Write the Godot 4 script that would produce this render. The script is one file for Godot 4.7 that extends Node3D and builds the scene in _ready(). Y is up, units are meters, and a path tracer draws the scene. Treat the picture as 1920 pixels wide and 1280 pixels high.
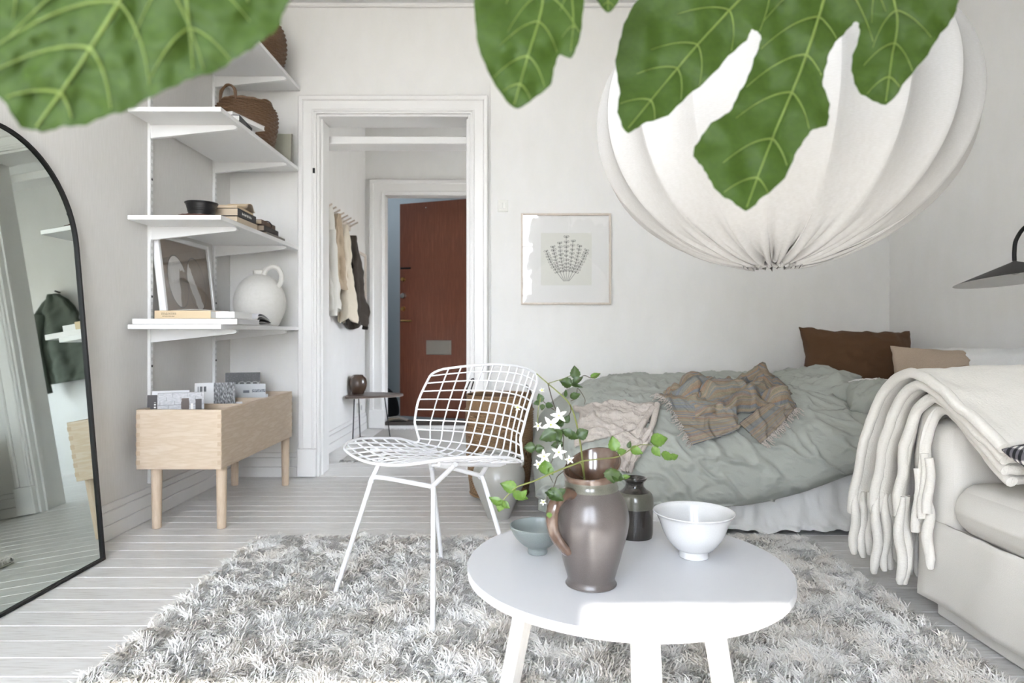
extends Node3D

# ---------------------------------------------------------------- camera numbers
const FOC := 1240.0      # focal length in pixels of the 1920x1280 frame
const EYE_H := 0.85      # camera height
const CX := 960.0
const CY := 625.0        # horizon row
const BACK := 3.93       # depth of the back wall
const LEFT := -1.675
const RIGHT := 2.242
const TOP := 2.807
const FRONT := -1.50     # depth of the window wall (behind the camera)
const TABLE_H := 0.40

func _ready() -> void:
	camera_and_light()
	make_materials()
	room()
	hallway()
	rug()
	big_furniture()
	small_furniture()
	shelf_things()
	bed_things()
	table_things()
	plants()
	hall_things()

func camera_and_light() -> void:
	var cam := Camera3D.new()
	cam.name = "camera"
	cam.near = 0.05
	cam.far = 60.0
	cam.projection = Camera3D.PROJECTION_FRUSTUM
	cam.size = 2.0 * 0.05 * 640.0 / FOC
	cam.frustum_offset = Vector2(0, (CY - 640.0) / FOC * 0.05)
	cam.position = Vector3(0, EYE_H, 0)
	add_child(cam)
	cam.current = true
	var sky_mat := ProceduralSkyMaterial.new()
	sky_mat.sky_top_color = Color(0.845, 0.885, 0.95)
	sky_mat.sky_horizon_color = Color(0.93, 0.945, 0.97)
	sky_mat.ground_horizon_color = Color(0.80, 0.79, 0.77)
	sky_mat.ground_bottom_color = Color(0.62, 0.61, 0.59)
	sky_mat.sun_angle_max = 1.0
	var sky := Sky.new()
	sky.sky_material = sky_mat
	var env := Environment.new()
	env.background_mode = Environment.BG_SKY
	env.sky = sky
	env.background_energy_multiplier = 3.2
	env.tonemap_mode = Environment.TONE_MAPPER_LINEAR
	env.tonemap_exposure = 10.1
	env.sdfgi_enabled = true
	env.ssao_enabled = true
	env.ssil_enabled = true
	var lens := CameraAttributesPhysical.new()
	lens.frustum_focal_length = 23.25
	lens.frustum_focus_distance = 1.75
	lens.exposure_aperture = 5.0
	lens.frustum_near = 0.05
	lens.frustum_far = 60.0
	var we := WorldEnvironment.new()
	we.name = "world"
	we.environment = env
	we.camera_attributes = lens
	add_child(we)
	var sun := DirectionalLight3D.new()
	sun.name = "sun"
	sun.light_energy = 1.0
	sun.light_color = Color(1.0, 0.975, 0.94)
	sun.light_angular_distance = 0.6
	sun.shadow_enabled = true
	sun.sky_mode = DirectionalLight3D.SKY_MODE_LIGHT_ONLY
	add_child(sun)
	sun.look_at_from_position(Vector3.ZERO, SUN_DIR, Vector3.UP)
const SUN_DIR := Vector3(0.140, -0.813, -1.0)

# ---------------------------------------------------------------- pixels to places
func at(px: float, py: float, d: float) -> Vector3:
	return Vector3((px - CX) * d / FOC, EYE_H + (CY - py) * d / FOC, -d)

func on_level(px: float, py: float, h: float) -> Vector3:
	return at(px, py, FOC * (EYE_H - h) / (py - CY))

# ---------------------------------------------------------------- mesh builder
class MB:
	var v := PackedVector3Array()
	var uv := PackedVector2Array()
	var col := PackedColorArray()
	var idx := PackedInt32Array()
	var with_uv := false
	var with_col := false
	var ink := Color.WHITE

	func put(p: Vector3, t := Vector2.ZERO) -> int:
		v.append(p)
		uv.append(t)
		col.append(ink)
		return v.size() - 1

	func tri(a: int, b: int, c: int) -> void:
		idx.append(a)
		idx.append(b)
		idx.append(c)

	func quad(a: Vector3, b: Vector3, c: Vector3, d: Vector3) -> MB:   # counter-clockwise seen from outside
		var i := put(a, Vector2(0, 1))
		put(b, Vector2(1, 1))
		put(c, Vector2(1, 0))
		put(d, Vector2(0, 0))
		tri(i, i + 1, i + 2)
		tri(i, i + 2, i + 3)
		return self

	func face(poly: Array) -> void:
		var i := v.size()
		for p in poly:
			put(p)
		for k in range(1, poly.size() - 1):
			tri(i, i + k, i + k + 1)

	func box(c: Vector3, s: Vector3, bev := 0.0, basis := Basis()) -> MB:
		var h := s * 0.5
		var b := minf(bev, minf(h.x, minf(h.y, h.z)) * 0.95)
		var xf := Transform3D(basis, c)
		if b <= 0.0:
			for ax in 3:
				for sg in [-1.0, 1.0]:
					var pts := []
					for q in [[-1, -1], [1, -1], [1, 1], [-1, 1]]:
						var p := Vector3()
						p[ax] = sg * h[ax]
						p[(ax + 1) % 3] = q[0] * h[(ax + 1) % 3]
						p[(ax + 2) % 3] = q[1] * h[(ax + 2) % 3]
						pts.append(xf * p)
					if sg < 0:
						pts.reverse()
					face(pts)
			return self
		for ax in 3:
			var u := (ax + 1) % 3
			var w := (ax + 2) % 3
			for sg in [-1.0, 1.0]:
				var pts := []
				for q in [[-1, -1], [1, -1], [1, 1], [-1, 1]]:
					var p := Vector3()
					p[ax] = sg * h[ax]
					p[u] = q[0] * (h[u] - b)
					p[w] = q[1] * (h[w] - b)
					pts.append(xf * p)
				if sg < 0:
					pts.reverse()
				face(pts)
			# edges that run along ax
			for su in [-1.0, 1.0]:
				for sw in [-1.0, 1.0]:
					var p0 := Vector3()
					var p1 := Vector3()
					p0[u] = su * h[u]
					p0[w] = sw * (h[w] - b)
					p1[u] = su * (h[u] - b)
					p1[w] = sw * h[w]
					var a0 := p0
					var a1 := p1
					var b0 := p0
					var b1 := p1
					a0[ax] = -(h[ax] - b)
					a1[ax] = -(h[ax] - b)
					b0[ax] = h[ax] - b
					b1[ax] = h[ax] - b
					var e := [xf * a0, xf * a1, xf * b1, xf * b0]
					if su * sw < 0:
						e.reverse()
					face(e)
		for sx in [-1.0, 1.0]:
			for sy in [-1.0, 1.0]:
				for sz in [-1.0, 1.0]:
					var t := [xf * Vector3(sx * h.x, sy * (h.y - b), sz * (h.z - b)), xf * Vector3(sx * (h.x - b), sy * h.y, sz * (h.z - b)), xf * Vector3(sx * (h.x - b), sy * (h.y - b), sz * h.z)]
					if sx * sy * sz < 0:
						t.reverse()
					face(t)
		return self

	func span(a: Vector3, b: Vector3, bev := 0.0) -> MB:
		return box((a + b) * 0.5, (b - a).abs(), bev)

	# smooth grid: pts[i * nv + j]
	func grid(pts: PackedVector3Array, nu: int, nv: int, close_u := false, close_v := false, flip := false, uvs := PackedVector2Array()) -> MB:
		var o := v.size()
		for k in pts.size():
			put(pts[k], uvs[k] if uvs.size() else Vector2.ZERO)
		for i in (nu if close_u else nu - 1):
			for j in (nv if close_v else nv - 1):
				var a := o + i * nv + j
				var b := o + ((i + 1) % nu) * nv + j
				var c := o + ((i + 1) % nu) * nv + (j + 1) % nv
				var d := o + i * nv + (j + 1) % nv
				if flip:
					tri(a, c, b)
					tri(a, d, c)
				else:
					tri(a, b, c)
					tri(a, c, d)
		return self

	func tube(path: PackedVector3Array, r0: float, r1 := -1.0, sides := 8, caps := true, flat := 1.0, widths := PackedFloat32Array()) -> MB:
		var n := path.size()
		if r1 < 0.0:
			r1 = r0
		var pts := PackedVector3Array()
		var t0 := (path[1] - path[0]).normalized()
		var nrm := t0.cross(Vector3.UP)
		if nrm.length() < 0.1:
			nrm = t0.cross(Vector3.RIGHT)
		nrm = nrm.normalized()
		for i in n:
			var t := (path[mini(i + 1, n - 1)] - path[maxi(i - 1, 0)]).normalized()
			nrm = (nrm - t * nrm.dot(t)).normalized()
			var bi := t.cross(nrm)
			var r := lerpf(r0, r1, float(i) / (n - 1))
			if widths.size():
				r = widths[i]
			for k in sides:
				var a := TAU * k / sides
				pts.append(path[i] + (nrm * cos(a) * flat + bi * sin(a)) * r)
		grid(pts, n, sides, false, true, true)
		if caps:
			for e in [0, n - 1]:
				var poly := []
				for k in sides:
					poly.append(pts[e * sides + k])
				if e == 0:
					poly.reverse()
				face(poly)
		return self

	func lathe(prof: Array, segs: int, c := Vector3.ZERO) -> MB:   # Vector2(radius, height), listed upwards on the outside
		var pts := PackedVector3Array()
		for i in segs:
			var a := TAU * i / segs
			for p in prof:
				pts.append(c + Vector3(cos(a) * p.x, p.y, sin(a) * p.x))
		return grid(pts, segs, prof.size(), true, false, true)

	# rounded box with n x n faces
	func rbox(c: Vector3, s: Vector3, r: float, n := 8, basis := Basis(), puff := 0.0) -> MB:
		var h := s * 0.5
		for ax in 3:
			var u := (ax + 1) % 3
			var w := (ax + 2) % 3
			for sg in [-1.0, 1.0]:
				var pts := PackedVector3Array()
				for i in n + 1:
					for j in n + 1:
						var p := Vector3()
						var a := -1.0 + 2.0 * i / n
						var b := -1.0 + 2.0 * j / n
						p[ax] = sg * h[ax]
						# pack samples towards the rounded rim
						p[u] = _rim(a, h[u], r)
						p[w] = _rim(b, h[w], r)
						var q := Vector3(clampf(p.x, -(h.x - r), h.x - r), clampf(p.y, -(h.y - r), h.y - r), clampf(p.z, -(h.z - r), h.z - r))
						var d := (p - q)
						var o := q + d.normalized() * r
						if puff != 0.0:
							o[ax] += sg * puff * (1.0 - a * a) * (1.0 - b * b)
						pts.append(c + basis * o)
				grid(pts, n + 1, n + 1, false, false, sg < 0)
		return self

	func _rim(a: float, h: float, r: float) -> float:
		var k := 0.45
		var s := signf(a)
		var m := absf(a)
		if m < 1.0 - k:
			return s * m / (1.0 - k) * (h - r)
		return s * (h - r + r * (m - (1.0 - k)) / k)

	# cloth: pts[i * nv + j] with a thickness
	func sheet(pts: PackedVector3Array, nu: int, nv: int, thick: float) -> MB:
		var nr := PackedVector3Array()
		nr.resize(pts.size())
		for i in nu:
			for j in nv:
				var du := pts[mini(i + 1, nu - 1) * nv + j] - pts[maxi(i - 1, 0) * nv + j]
				var dv := pts[i * nv + mini(j + 1, nv - 1)] - pts[i * nv + maxi(j - 1, 0)]
				nr[i * nv + j] = du.cross(dv).normalized()
		var o := v.size()
		var uvs := PackedVector2Array()
		var low := PackedVector3Array()
		for i in nu:
			for j in nv:
				uvs.append(Vector2(float(i) / (nu - 1), float(j) / (nv - 1)))
				low.append(pts[i * nv + j] - nr[i * nv + j] * thick)
		grid(pts, nu, nv, false, false, false, uvs)
		var o2 := v.size()
		grid(low, nu, nv, false, false, true, uvs)
		for i in nu - 1:
			for j in [0, nv - 1]:
				var a := o + i * nv + (j as int)
				var b: int = a + nv
				var c: int = b - o + o2
				var d: int = a - o + o2
				if j == 0:
					tri(a, d, c)
					tri(a, c, b)
				else:
					tri(a, b, c)
					tri(a, c, d)
		for j in nv - 1:
			for i in [0, nu - 1]:
				var a := o + (i as int) * nv + j
				var b := a + 1
				var c := b - o + o2
				var d := a - o + o2
				if i == 0:
					tri(a, b, c)
					tri(a, c, d)
				else:
					tri(a, d, c)
					tri(a, c, b)
		return self

	# extruded outline: poly in the plane of ax/ay, depth along az, starting at o
	func prism(poly: PackedVector2Array, o: Vector3, ax: Vector3, ay: Vector3, az: Vector3) -> MB:
		var tris := Geometry2D.triangulate_polygon(poly)
		var cw := Geometry2D.is_polygon_clockwise(poly)
		var right := ax.cross(ay).dot(az) > 0.0
		for side in 2:
			var b := v.size()
			for p in poly:
				put(o + ax * p.x + ay * p.y + az * side, Vector2(p.x, p.y))
			var t := 0
			while t + 2 < tris.size():
				var A := poly[tris[t]]
				var B := poly[tris[t + 1]]
				var C := poly[tris[t + 2]]
				var ccw := (B - A).cross(C - A) > 0.0
				if (ccw == right) == (side == 1):
					tri(b + tris[t], b + tris[t + 1], b + tris[t + 2])
				else:
					tri(b + tris[t], b + tris[t + 2], b + tris[t + 1])
				t += 3
		for k in poly.size():
			var p := poly[k]
			var q := poly[(k + 1) % poly.size()]
			var e := [o + ax * p.x + ay * p.y, o + ax * q.x + ay * q.y, o + ax * q.x + ay * q.y + az, o + ax * p.x + ay * p.y + az]
			if cw == right:
				e.reverse()
			face(e)
		return self

	func mesh(origin := Vector3.ZERO) -> ArrayMesh:
		var n := PackedVector3Array()
		n.resize(v.size())
		var fl := PackedInt32Array()
		fl.resize(idx.size())
		var i := 0
		while i < idx.size():
			var a := idx[i]
			var b := idx[i + 1]
			var c := idx[i + 2]
			var f := (v[b] - v[a]).cross(v[c] - v[a])
			n[a] += f
			n[b] += f
			n[c] += f
			fl[i] = a
			fl[i + 1] = c
			fl[i + 2] = b
			i += 3
		for k in n.size():
			var l := n[k].length()
			n[k] = n[k] / l if l > 1e-20 else Vector3.UP
		var vv := v
		if origin != Vector3.ZERO:
			vv = PackedVector3Array()
			vv.resize(v.size())
			for k in v.size():
				vv[k] = v[k] - origin
		var arr := []
		arr.resize(Mesh.ARRAY_MAX)
		arr[Mesh.ARRAY_VERTEX] = vv
		arr[Mesh.ARRAY_NORMAL] = n
		arr[Mesh.ARRAY_INDEX] = fl
		if with_uv:
			arr[Mesh.ARRAY_TEX_UV] = uv
		if with_col:
			arr[Mesh.ARRAY_COLOR] = col
		var m := ArrayMesh.new()
		m.add_surface_from_arrays(Mesh.PRIMITIVE_TRIANGLES, arr)
		return m

# ---------------------------------------------------------------- things and parts
var taken := {}

func numbered(called: String) -> String:
	if not taken.has(called):
		taken[called] = 0
		return called
	taken[called] += 1
	return "%s_%03d" % [called, taken[called]]

func tag(o: Node3D, label: String, category: String, group := "", kind := "") -> void:
	if label:
		o.set_meta("label", label)
	if category:
		o.set_meta("category", category)
	if group:
		o.set_meta("group", group)
	if kind:
		o.set_meta("kind", kind)

func thing(called: String, label: String, category: String, base := Vector3.ZERO, group := "") -> Node3D:
	var o := Node3D.new()
	o.name = numbered(called)
	add_child(o)
	o.position = base
	tag(o, label, category, group)
	return o

func structure(called: String) -> Node3D:
	var o := Node3D.new()
	o.name = numbered(called)
	add_child(o)
	o.set_meta("kind", "structure")
	return o

func origin_of(n: Node) -> Vector3:
	var p := Vector3.ZERO
	while n != self and n != null:
		p += (n as Node3D).position
		n = n.get_parent()
	return p

# the shape is given in world places; the mesh is stored relative to its parent
func part(called: String, b: MB, m: Material, parent: Node3D, label := "") -> MeshInstance3D:
	var o := MeshInstance3D.new()
	o.name = called if parent != self else numbered(called)
	o.mesh = b.mesh(origin_of(parent))
	o.material_override = m
	parent.add_child(o, true)
	if label:
		o.set_meta("label", label)
	return o

func struct_mesh(called: String, b: MB, m: Material) -> MeshInstance3D:
	var o := part(called, b, m, self)
	o.set_meta("kind", "structure")
	return o

func solo(called: String, b: MB, m: Material, label: String, category: String, base: Vector3, group := "") -> MeshInstance3D:
	var o := MeshInstance3D.new()
	o.name = numbered(called)
	o.mesh = b.mesh(base)
	o.material_override = m
	add_child(o)
	o.position = base
	tag(o, label, category, group)
	return o

func smooth_path(pts: Array, per := 6) -> PackedVector3Array:
	var out := PackedVector3Array()
	for i in pts.size() - 1:
		var p0: Vector3 = pts[maxi(i - 1, 0)]
		var p1: Vector3 = pts[i]
		var p2: Vector3 = pts[i + 1]
		var p3: Vector3 = pts[mini(i + 2, pts.size() - 1)]
		for k in per:
			out.append(p1.cubic_interpolate(p2, p0, p3, float(k) / per))
	out.append(pts[pts.size() - 1])
	return out

func smooth_2d(pts: Array, per := 5, closed := false) -> PackedVector2Array:
	var out := PackedVector2Array()
	var n := pts.size()
	for i in (n if closed else n - 1):
		var p0: Vector2 = pts[(i - 1 + n) % n] if closed else pts[maxi(i - 1, 0)]
		var p1: Vector2 = pts[i]
		var p2: Vector2 = pts[(i + 1) % n]
		var p3: Vector2 = pts[(i + 2) % n] if closed else pts[mini(i + 2, n - 1)]
		for k in per:
			out.append(p1.cubic_interpolate(p2, p0, p3, float(k) / per))
	if not closed:
		out.append(pts[n - 1])
	return out

# value of a smooth curve through (x, y) keys
func curve(keys: Array, x: float) -> float:
	if x <= keys[0].x:
		return keys[0].y
	for i in keys.size() - 1:
		if x <= keys[i + 1].x:
			var t: float = (x - keys[i].x) / (keys[i + 1].x - keys[i].x)
			var p0: float = keys[maxi(i - 1, 0)].y
			var p3: float = keys[mini(i + 2, keys.size() - 1)].y
			return cubic_interpolate(keys[i].y, keys[i + 1].y, p0, p3, t)
	return keys[keys.size() - 1].y

func noise(seed_: int, freq: float, kind := FastNoiseLite.TYPE_SIMPLEX_SMOOTH, octaves := 3) -> FastNoiseLite:
	var n := FastNoiseLite.new()
	n.seed = seed_
	n.frequency = freq
	n.noise_type = kind
	n.fractal_octaves = octaves
	return n

# ---------------------------------------------------------------- materials
var mats := {}

func ramp(cols: Array, at_: Array = []) -> Gradient:
	var g := Gradient.new()
	var o := PackedFloat32Array()
	var c := PackedColorArray()
	for i in cols.size():
		o.append(at_[i] if at_.size() else float(i) / (cols.size() - 1))
		c.append(cols[i])
	g.offsets = o
	g.colors = c
	return g

func noise_tex(n: FastNoiseLite, g: Gradient = null, size := 256, bump := 0.0) -> NoiseTexture2D:
	var t := NoiseTexture2D.new()
	t.width = size
	t.height = size
	t.seamless = true
	t.noise = n
	if g:
		t.color_ramp = g
	if bump > 0.0:
		t.as_normal_map = true
		t.bump_strength = bump
	return t

func mat(called: String, c: Color, rough := 0.6, more := {}) -> StandardMaterial3D:
	var m := StandardMaterial3D.new()
	m.resource_name = called
	m.albedo_color = c
	m.roughness = rough
	for k in more:
		m.set(k, more[k])
	mats[called] = m
	return m

func tri_tex(m: StandardMaterial3D, tex: Texture2D, scale_: Vector3, world := false) -> StandardMaterial3D:
	m.albedo_texture = tex
	m.uv1_triplanar = true
	m.uv1_world_triplanar = world
	m.uv1_scale = scale_
	return m

func relief(m: StandardMaterial3D, tex: Texture2D, cm: float) -> StandardMaterial3D:
	m.heightmap_enabled = true
	m.heightmap_texture = tex
	m.heightmap_scale = cm
	return m

func weave_tex(cells: int, c0: Color, c1: Color) -> ImageTexture:
	var im := Image.create(256, 256, false, Image.FORMAT_RGB8)
	var rng := RandomNumberGenerator.new()
	rng.seed = 5
	var rows := []
	var cols := []
	for i in cells:
		rows.append(rng.randf_range(-0.5, 0.5))
		cols.append(rng.randf_range(-0.5, 0.5))
	for y in 256:
		for x in 256:
			var u := float(x) / 256.0 * cells
			var w := float(y) / 256.0 * cells
			var i := int(u)
			var j := int(w)
			var over := (i + j) % 2 == 0
			var e: float = absf(fposmod(w, 1.0) - 0.5) if over else absf(fposmod(u, 1.0) - 0.5)
			var k: float = 0.5 + (rows[j] if over else cols[i]) * 0.8 - e * 0.6
			im.set_pixel(x, y, c0.lerp(c1, clampf(k, 0.0, 1.0)))
	return ImageTexture.create_from_image(im)
func make_materials() -> void:
	var grain := noise(3, 0.012, FastNoiseLite.TYPE_SIMPLEX_SMOOTH, 5)
	var fine := noise(7, 0.09, FastNoiseLite.TYPE_SIMPLEX_SMOOTH, 3)
	var fine_tex := noise_tex(fine, null, 256)
	var weave := weave_tex(32, Color(0.25, 0.25, 0.25), Color(1, 1, 1))
	# painted surfaces
	var wall := mat("wall_paint", Color(0.925, 0.92, 0.91), 0.75)
	tri_tex(wall, noise_tex(noise(11, 0.02), ramp([Color(0.985, 0.985, 0.98), Color(1, 1, 1)]), 256), Vector3(1.3, 0.6, 1.3), true)
	var paper := mat("wallpaper", Color(0.92, 0.913, 0.90), 0.8)
	tri_tex(paper, noise_tex(noise(13, 0.1), ramp([Color(0.965, 0.965, 0.96), Color(1, 1, 1)]), 256), Vector3(6, 0.35, 6), true)
	mat("ceiling_paint", Color(0.90, 0.90, 0.895), 0.85)
	mat("trim_paint", Color(0.92, 0.915, 0.905), 0.38)
	mat("shelf_paint", Color(0.93, 0.93, 0.925), 0.32)
	var boards := [Color(0.885, 0.88, 0.87), Color(0.90, 0.895, 0.885), Color(0.875, 0.87, 0.86)]
	var wear := noise_tex(noise(21, 0.03, FastNoiseLite.TYPE_SIMPLEX_SMOOTH, 5), ramp([Color(0.86, 0.85, 0.84), Color(0.97, 0.965, 0.96), Color(1, 1, 1), Color(1, 1, 1)]), 512)
	for i in 3:
		var b := mat("floor_paint_%d" % i, boards[i], 0.33)
		tri_tex(b, wear, Vector3(0.55, 8, 7.0), true)
		b.uv1_offset = Vector3(i * 0.37, 0, i * 0.21)
	mat("gap_paint", Color(0.86, 0.855, 0.85), 0.6)
	mat("stair_paint", Color(0.62, 0.64, 0.645), 0.85)
	# mirror and metals
	mat("mirror_silver", Color(0.80, 0.825, 0.80), 0.015, {"metallic": 1.0})
	mat("black_metal", Color(0.045, 0.045, 0.05), 0.42, {"metallic": 0.3})
	mat("black_paint", Color(0.055, 0.053, 0.05), 0.55)
	mat("chrome", Color(0.72, 0.71, 0.69), 0.22, {"metallic": 1.0})
	mat("brass", Color(0.75, 0.62, 0.38), 0.3, {"metallic": 1.0})
	mat("brushed_plate", Color(0.56, 0.54, 0.51), 0.42, {"metallic": 1.0})
	mat("white_wire", Color(0.90, 0.90, 0.905), 0.3)
	mat("white_plastic", Color(0.92, 0.915, 0.89), 0.4)
	mat("grey_plastic", Color(0.72, 0.72, 0.71), 0.45)
	var gl := mat("pane_glass", Color(1, 1, 1, 0.04), 0.0, {"transparency": BaseMaterial3D.TRANSPARENCY_ALPHA})
	gl.metallic_specular = 0.5
	mat("picture_glass", Color(1, 1, 1, 0.03), 0.02, {"transparency": BaseMaterial3D.TRANSPARENCY_ALPHA})
	# woods
	var ash := ramp([Color(0.835, 0.765, 0.68), Color(0.86, 0.795, 0.715), Color(0.825, 0.75, 0.655), Color(0.87, 0.81, 0.735), Color(0.845, 0.775, 0.69)])
	var ash_tex := noise_tex(grain, ash, 512)
	var ash_tex2 := noise_tex(noise(31, 0.02, FastNoiseLite.TYPE_SIMPLEX_SMOOTH, 5), ash, 512)
	tri_tex(mat("ash_across", Color(0.95, 0.94, 0.93), 0.55), ash_tex, Vector3(0.7, 6, 0.7))
	tri_tex(mat("ash_upright", Color(0.96, 0.94, 0.92), 0.55), ash_tex2, Vector3(9, 0.7, 9))
	tri_tex(mat("pale_wood", Color(1, 1, 1), 0.55), noise_tex(noise(32, 0.02), ramp([Color(0.80, 0.755, 0.70), Color(0.86, 0.82, 0.775)]), 256), Vector3(6, 1.2, 6))
	var mah := ramp([Color(0.33, 0.18, 0.12), Color(0.43, 0.255, 0.18), Color(0.375, 0.21, 0.145), Color(0.48, 0.295, 0.215), Color(0.35, 0.195, 0.135)])
	tri_tex(mat("mahogany", Color(1, 0.97, 0.95), 0.42), noise_tex(noise(33, 0.03, FastNoiseLite.TYPE_SIMPLEX_SMOOTH, 5), mah, 512), Vector3(5, 0.16, 5))
	mat("dark_table_top", Color(0.36, 0.31, 0.28), 0.4)
	tri_tex(mat("end_grain", Color(0.90, 0.87, 0.84), 0.6), ash_tex2, Vector3(20, 20, 20))
	# ceramics
	var speck := noise_tex(noise(41, 0.2, FastNoiseLite.TYPE_SIMPLEX, 2), ramp([Color(0.26, 0.235, 0.225), Color(0.36, 0.33, 0.315), Color(0.45, 0.43, 0.42), Color(0.34, 0.305, 0.285)]), 512)
	tri_tex(mat("salt_glaze", Color(0.86, 0.85, 0.845), 0.34, {"clearcoat_enabled": true, "clearcoat": 0.35, "clearcoat_roughness": 0.2}), speck, Vector3(7, 7, 7))
	tri_tex(mat("brown_glaze", Color(1, 1, 1), 0.2, {"clearcoat_enabled": true, "clearcoat": 0.8, "clearcoat_roughness": 0.08}), noise_tex(noise(42, 0.03), ramp([Color(0.25, 0.175, 0.13), Color(0.35, 0.265, 0.21), Color(0.43, 0.37, 0.33)]), 256), Vector3(5, 3, 5))
	tri_tex(mat("dark_glaze", Color(1, 1, 1), 0.22, {"clearcoat_enabled": true, "clearcoat": 0.7, "clearcoat_roughness": 0.1}), noise_tex(noise(43, 0.4, FastNoiseLite.TYPE_SIMPLEX, 2), ramp([Color(0.075, 0.065, 0.06), Color(0.12, 0.105, 0.095), Color(0.13, 0.12, 0.11), Color(0.44, 0.42, 0.38)], [0.0, 0.55, 0.68, 0.9]), 512), Vector3(6, 6, 6))
	tri_tex(mat("moss_glaze", Color(1, 1, 1), 0.28, {"clearcoat_enabled": true, "clearcoat": 0.6, "clearcoat_roughness": 0.15}), noise_tex(noise(44, 0.2, FastNoiseLite.TYPE_SIMPLEX, 4), ramp([Color(0.20, 0.19, 0.16), Color(0.33, 0.33, 0.285), Color(0.43, 0.43, 0.38)]), 512), Vector3(6, 6, 6))
	tri_tex(mat("white_glaze", Color(0.80, 0.80, 0.797), 0.22, {"clearcoat_enabled": true, "clearcoat": 0.4, "clearcoat_roughness": 0.08}), noise_tex(noise(45, 0.3, FastNoiseLite.TYPE_SIMPLEX, 2), ramp([Color(0.93, 0.93, 0.92), Color(1, 1, 1), Color(1, 1, 1)]), 256), Vector3(6, 6, 6))
	tri_tex(mat("celadon_glaze", Color(1, 1, 1), 0.35), noise_tex(noise(46, 0.15, FastNoiseLite.TYPE_SIMPLEX, 4), ramp([Color(0.40, 0.425, 0.42), Color(0.50, 0.525, 0.515), Color(0.445, 0.47, 0.46)]), 256), Vector3(8, 8, 8))
	mat("celadon_inside", Color(0.48, 0.51, 0.505), 0.22)
	mat("grey_stoneware", Color(0.70, 0.695, 0.67), 0.3, {"clearcoat_enabled": true, "clearcoat": 0.5, "clearcoat_roughness": 0.05})
	relief(tri_tex(mat("chalk_clay", Color(1, 1, 1), 0.75), noise_tex(noise(47, 0.03, FastNoiseLite.TYPE_SIMPLEX, 4), ramp([Color(0.845, 0.835, 0.81), Color(0.865, 0.855, 0.83), Color(0.88, 0.87, 0.85)]), 256), Vector3(5, 5, 5)), fine_tex, 0.02)
	mat("brown_vase", Color(0.30, 0.235, 0.19), 0.18, {"clearcoat_enabled": true, "clearcoat": 0.7, "clearcoat_roughness": 0.06})
	mat("black_clay", Color(0.10, 0.10, 0.105), 0.32)
	# basketry
	var cane := noise_tex(noise(51, 0.12, FastNoiseLite.TYPE_SIMPLEX, 3), ramp([Color(0.36, 0.26, 0.17), Color(0.55, 0.435, 0.315), Color(0.68, 0.57, 0.44)]), 256)
	tri_tex(mat("cane", Color(1, 1, 1), 0.55), cane, Vector3(5, 11, 5))
	var willow := noise_tex(noise(52, 0.12, FastNoiseLite.TYPE_SIMPLEX, 3), ramp([Color(0.26, 0.185, 0.125), Color(0.42, 0.32, 0.23), Color(0.49, 0.385, 0.29)]), 256)
	tri_tex(mat("willow", Color(1, 1, 1), 0.6), willow, Vector3(3, 14, 3))
	mat("leather", Color(0.17, 0.12, 0.09), 0.6)
	mat("coaster_cane", Color(0.30, 0.14, 0.075), 0.6)
	# cloth
	var linen_n := noise_tex(noise(61, 0.14, FastNoiseLite.TYPE_SIMPLEX, 3), ramp([Color(0.94, 0.94, 0.93), Color(1, 1, 1)]), 256)
	relief(tri_tex(mat("sage_linen", Color(0.685, 0.70, 0.672), 0.9, {"rim_enabled": true, "rim": 0.25, "rim_tint": 0.6}), linen_n, Vector3(7, 7, 7)), weave, 0.02)
	relief(tri_tex(mat("white_linen", Color(0.895, 0.893, 0.888), 0.9), linen_n, Vector3(7, 7, 7)), weave, 0.02)
	relief(tri_tex(mat("sofa_linen", Color(0.90, 0.885, 0.86), 0.9), linen_n, Vector3(9, 9, 9)), weave, 0.025)
	relief(tri_tex(mat("brown_muslin", Color(0.37, 0.265, 0.175), 0.95), noise_tex(noise(62, 0.2), ramp([Color(0.85, 0.85, 0.85), Color(1, 1, 1)]), 256), Vector3(8, 8, 8)), weave, 0.06)
	relief(tri_tex(mat("beige_boucle", Color(1, 1, 1), 0.95), noise_tex(noise(63, 0.4, FastNoiseLite.TYPE_SIMPLEX, 2), ramp([Color(0.56, 0.49, 0.42), Color(0.69, 0.62, 0.55), Color(0.78, 0.72, 0.65)]), 256), Vector3(5, 5, 5)), fine_tex, 0.15)
	relief(tri_tex(mat("waffle_cotton", Color(0.80, 0.765, 0.735), 0.95), linen_n, Vector3(14, 14, 14)), weave_tex(12, Color(0, 0, 0), Color(1, 1, 1)), 0.25)
	relief(tri_tex(mat("wool_cream", Color(0.93, 0.915, 0.885), 1.0, {"rim_enabled": true, "rim": 0.5, "rim_tint": 0.2}), noise_tex(noise(64, 0.12, FastNoiseLite.TYPE_SIMPLEX, 4), ramp([Color(0.965, 0.96, 0.95), Color(1, 1, 1)]), 256), Vector3(5, 5, 5)), fine_tex, 0.10)
	var shade := mat("shade_linen", Color(0.785, 0.78, 0.77), 0.9, {"backlight_enabled": true, "backlight": Color(0.55, 0.54, 0.52)})
	relief(tri_tex(shade, noise_tex(noise(65, 0.1, FastNoiseLite.TYPE_SIMPLEX, 3), ramp([Color(0.94, 0.935, 0.925), Color(1, 1, 1)]), 256), Vector3(3, 24, 3)), weave, 0.02)
	mat("shirt_cotton", Color(0.87, 0.86, 0.83), 0.9)
	relief(tri_tex(mat("ribbed_knit", Color(0.76, 0.69, 0.60), 0.95), linen_n, Vector3(6, 6, 6)), weave, 0.15)
	mat("cardigan_cotton", Color(0.85, 0.81, 0.74), 0.95)
	mat("umber_canvas", Color(0.255, 0.23, 0.205), 0.95)
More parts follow.
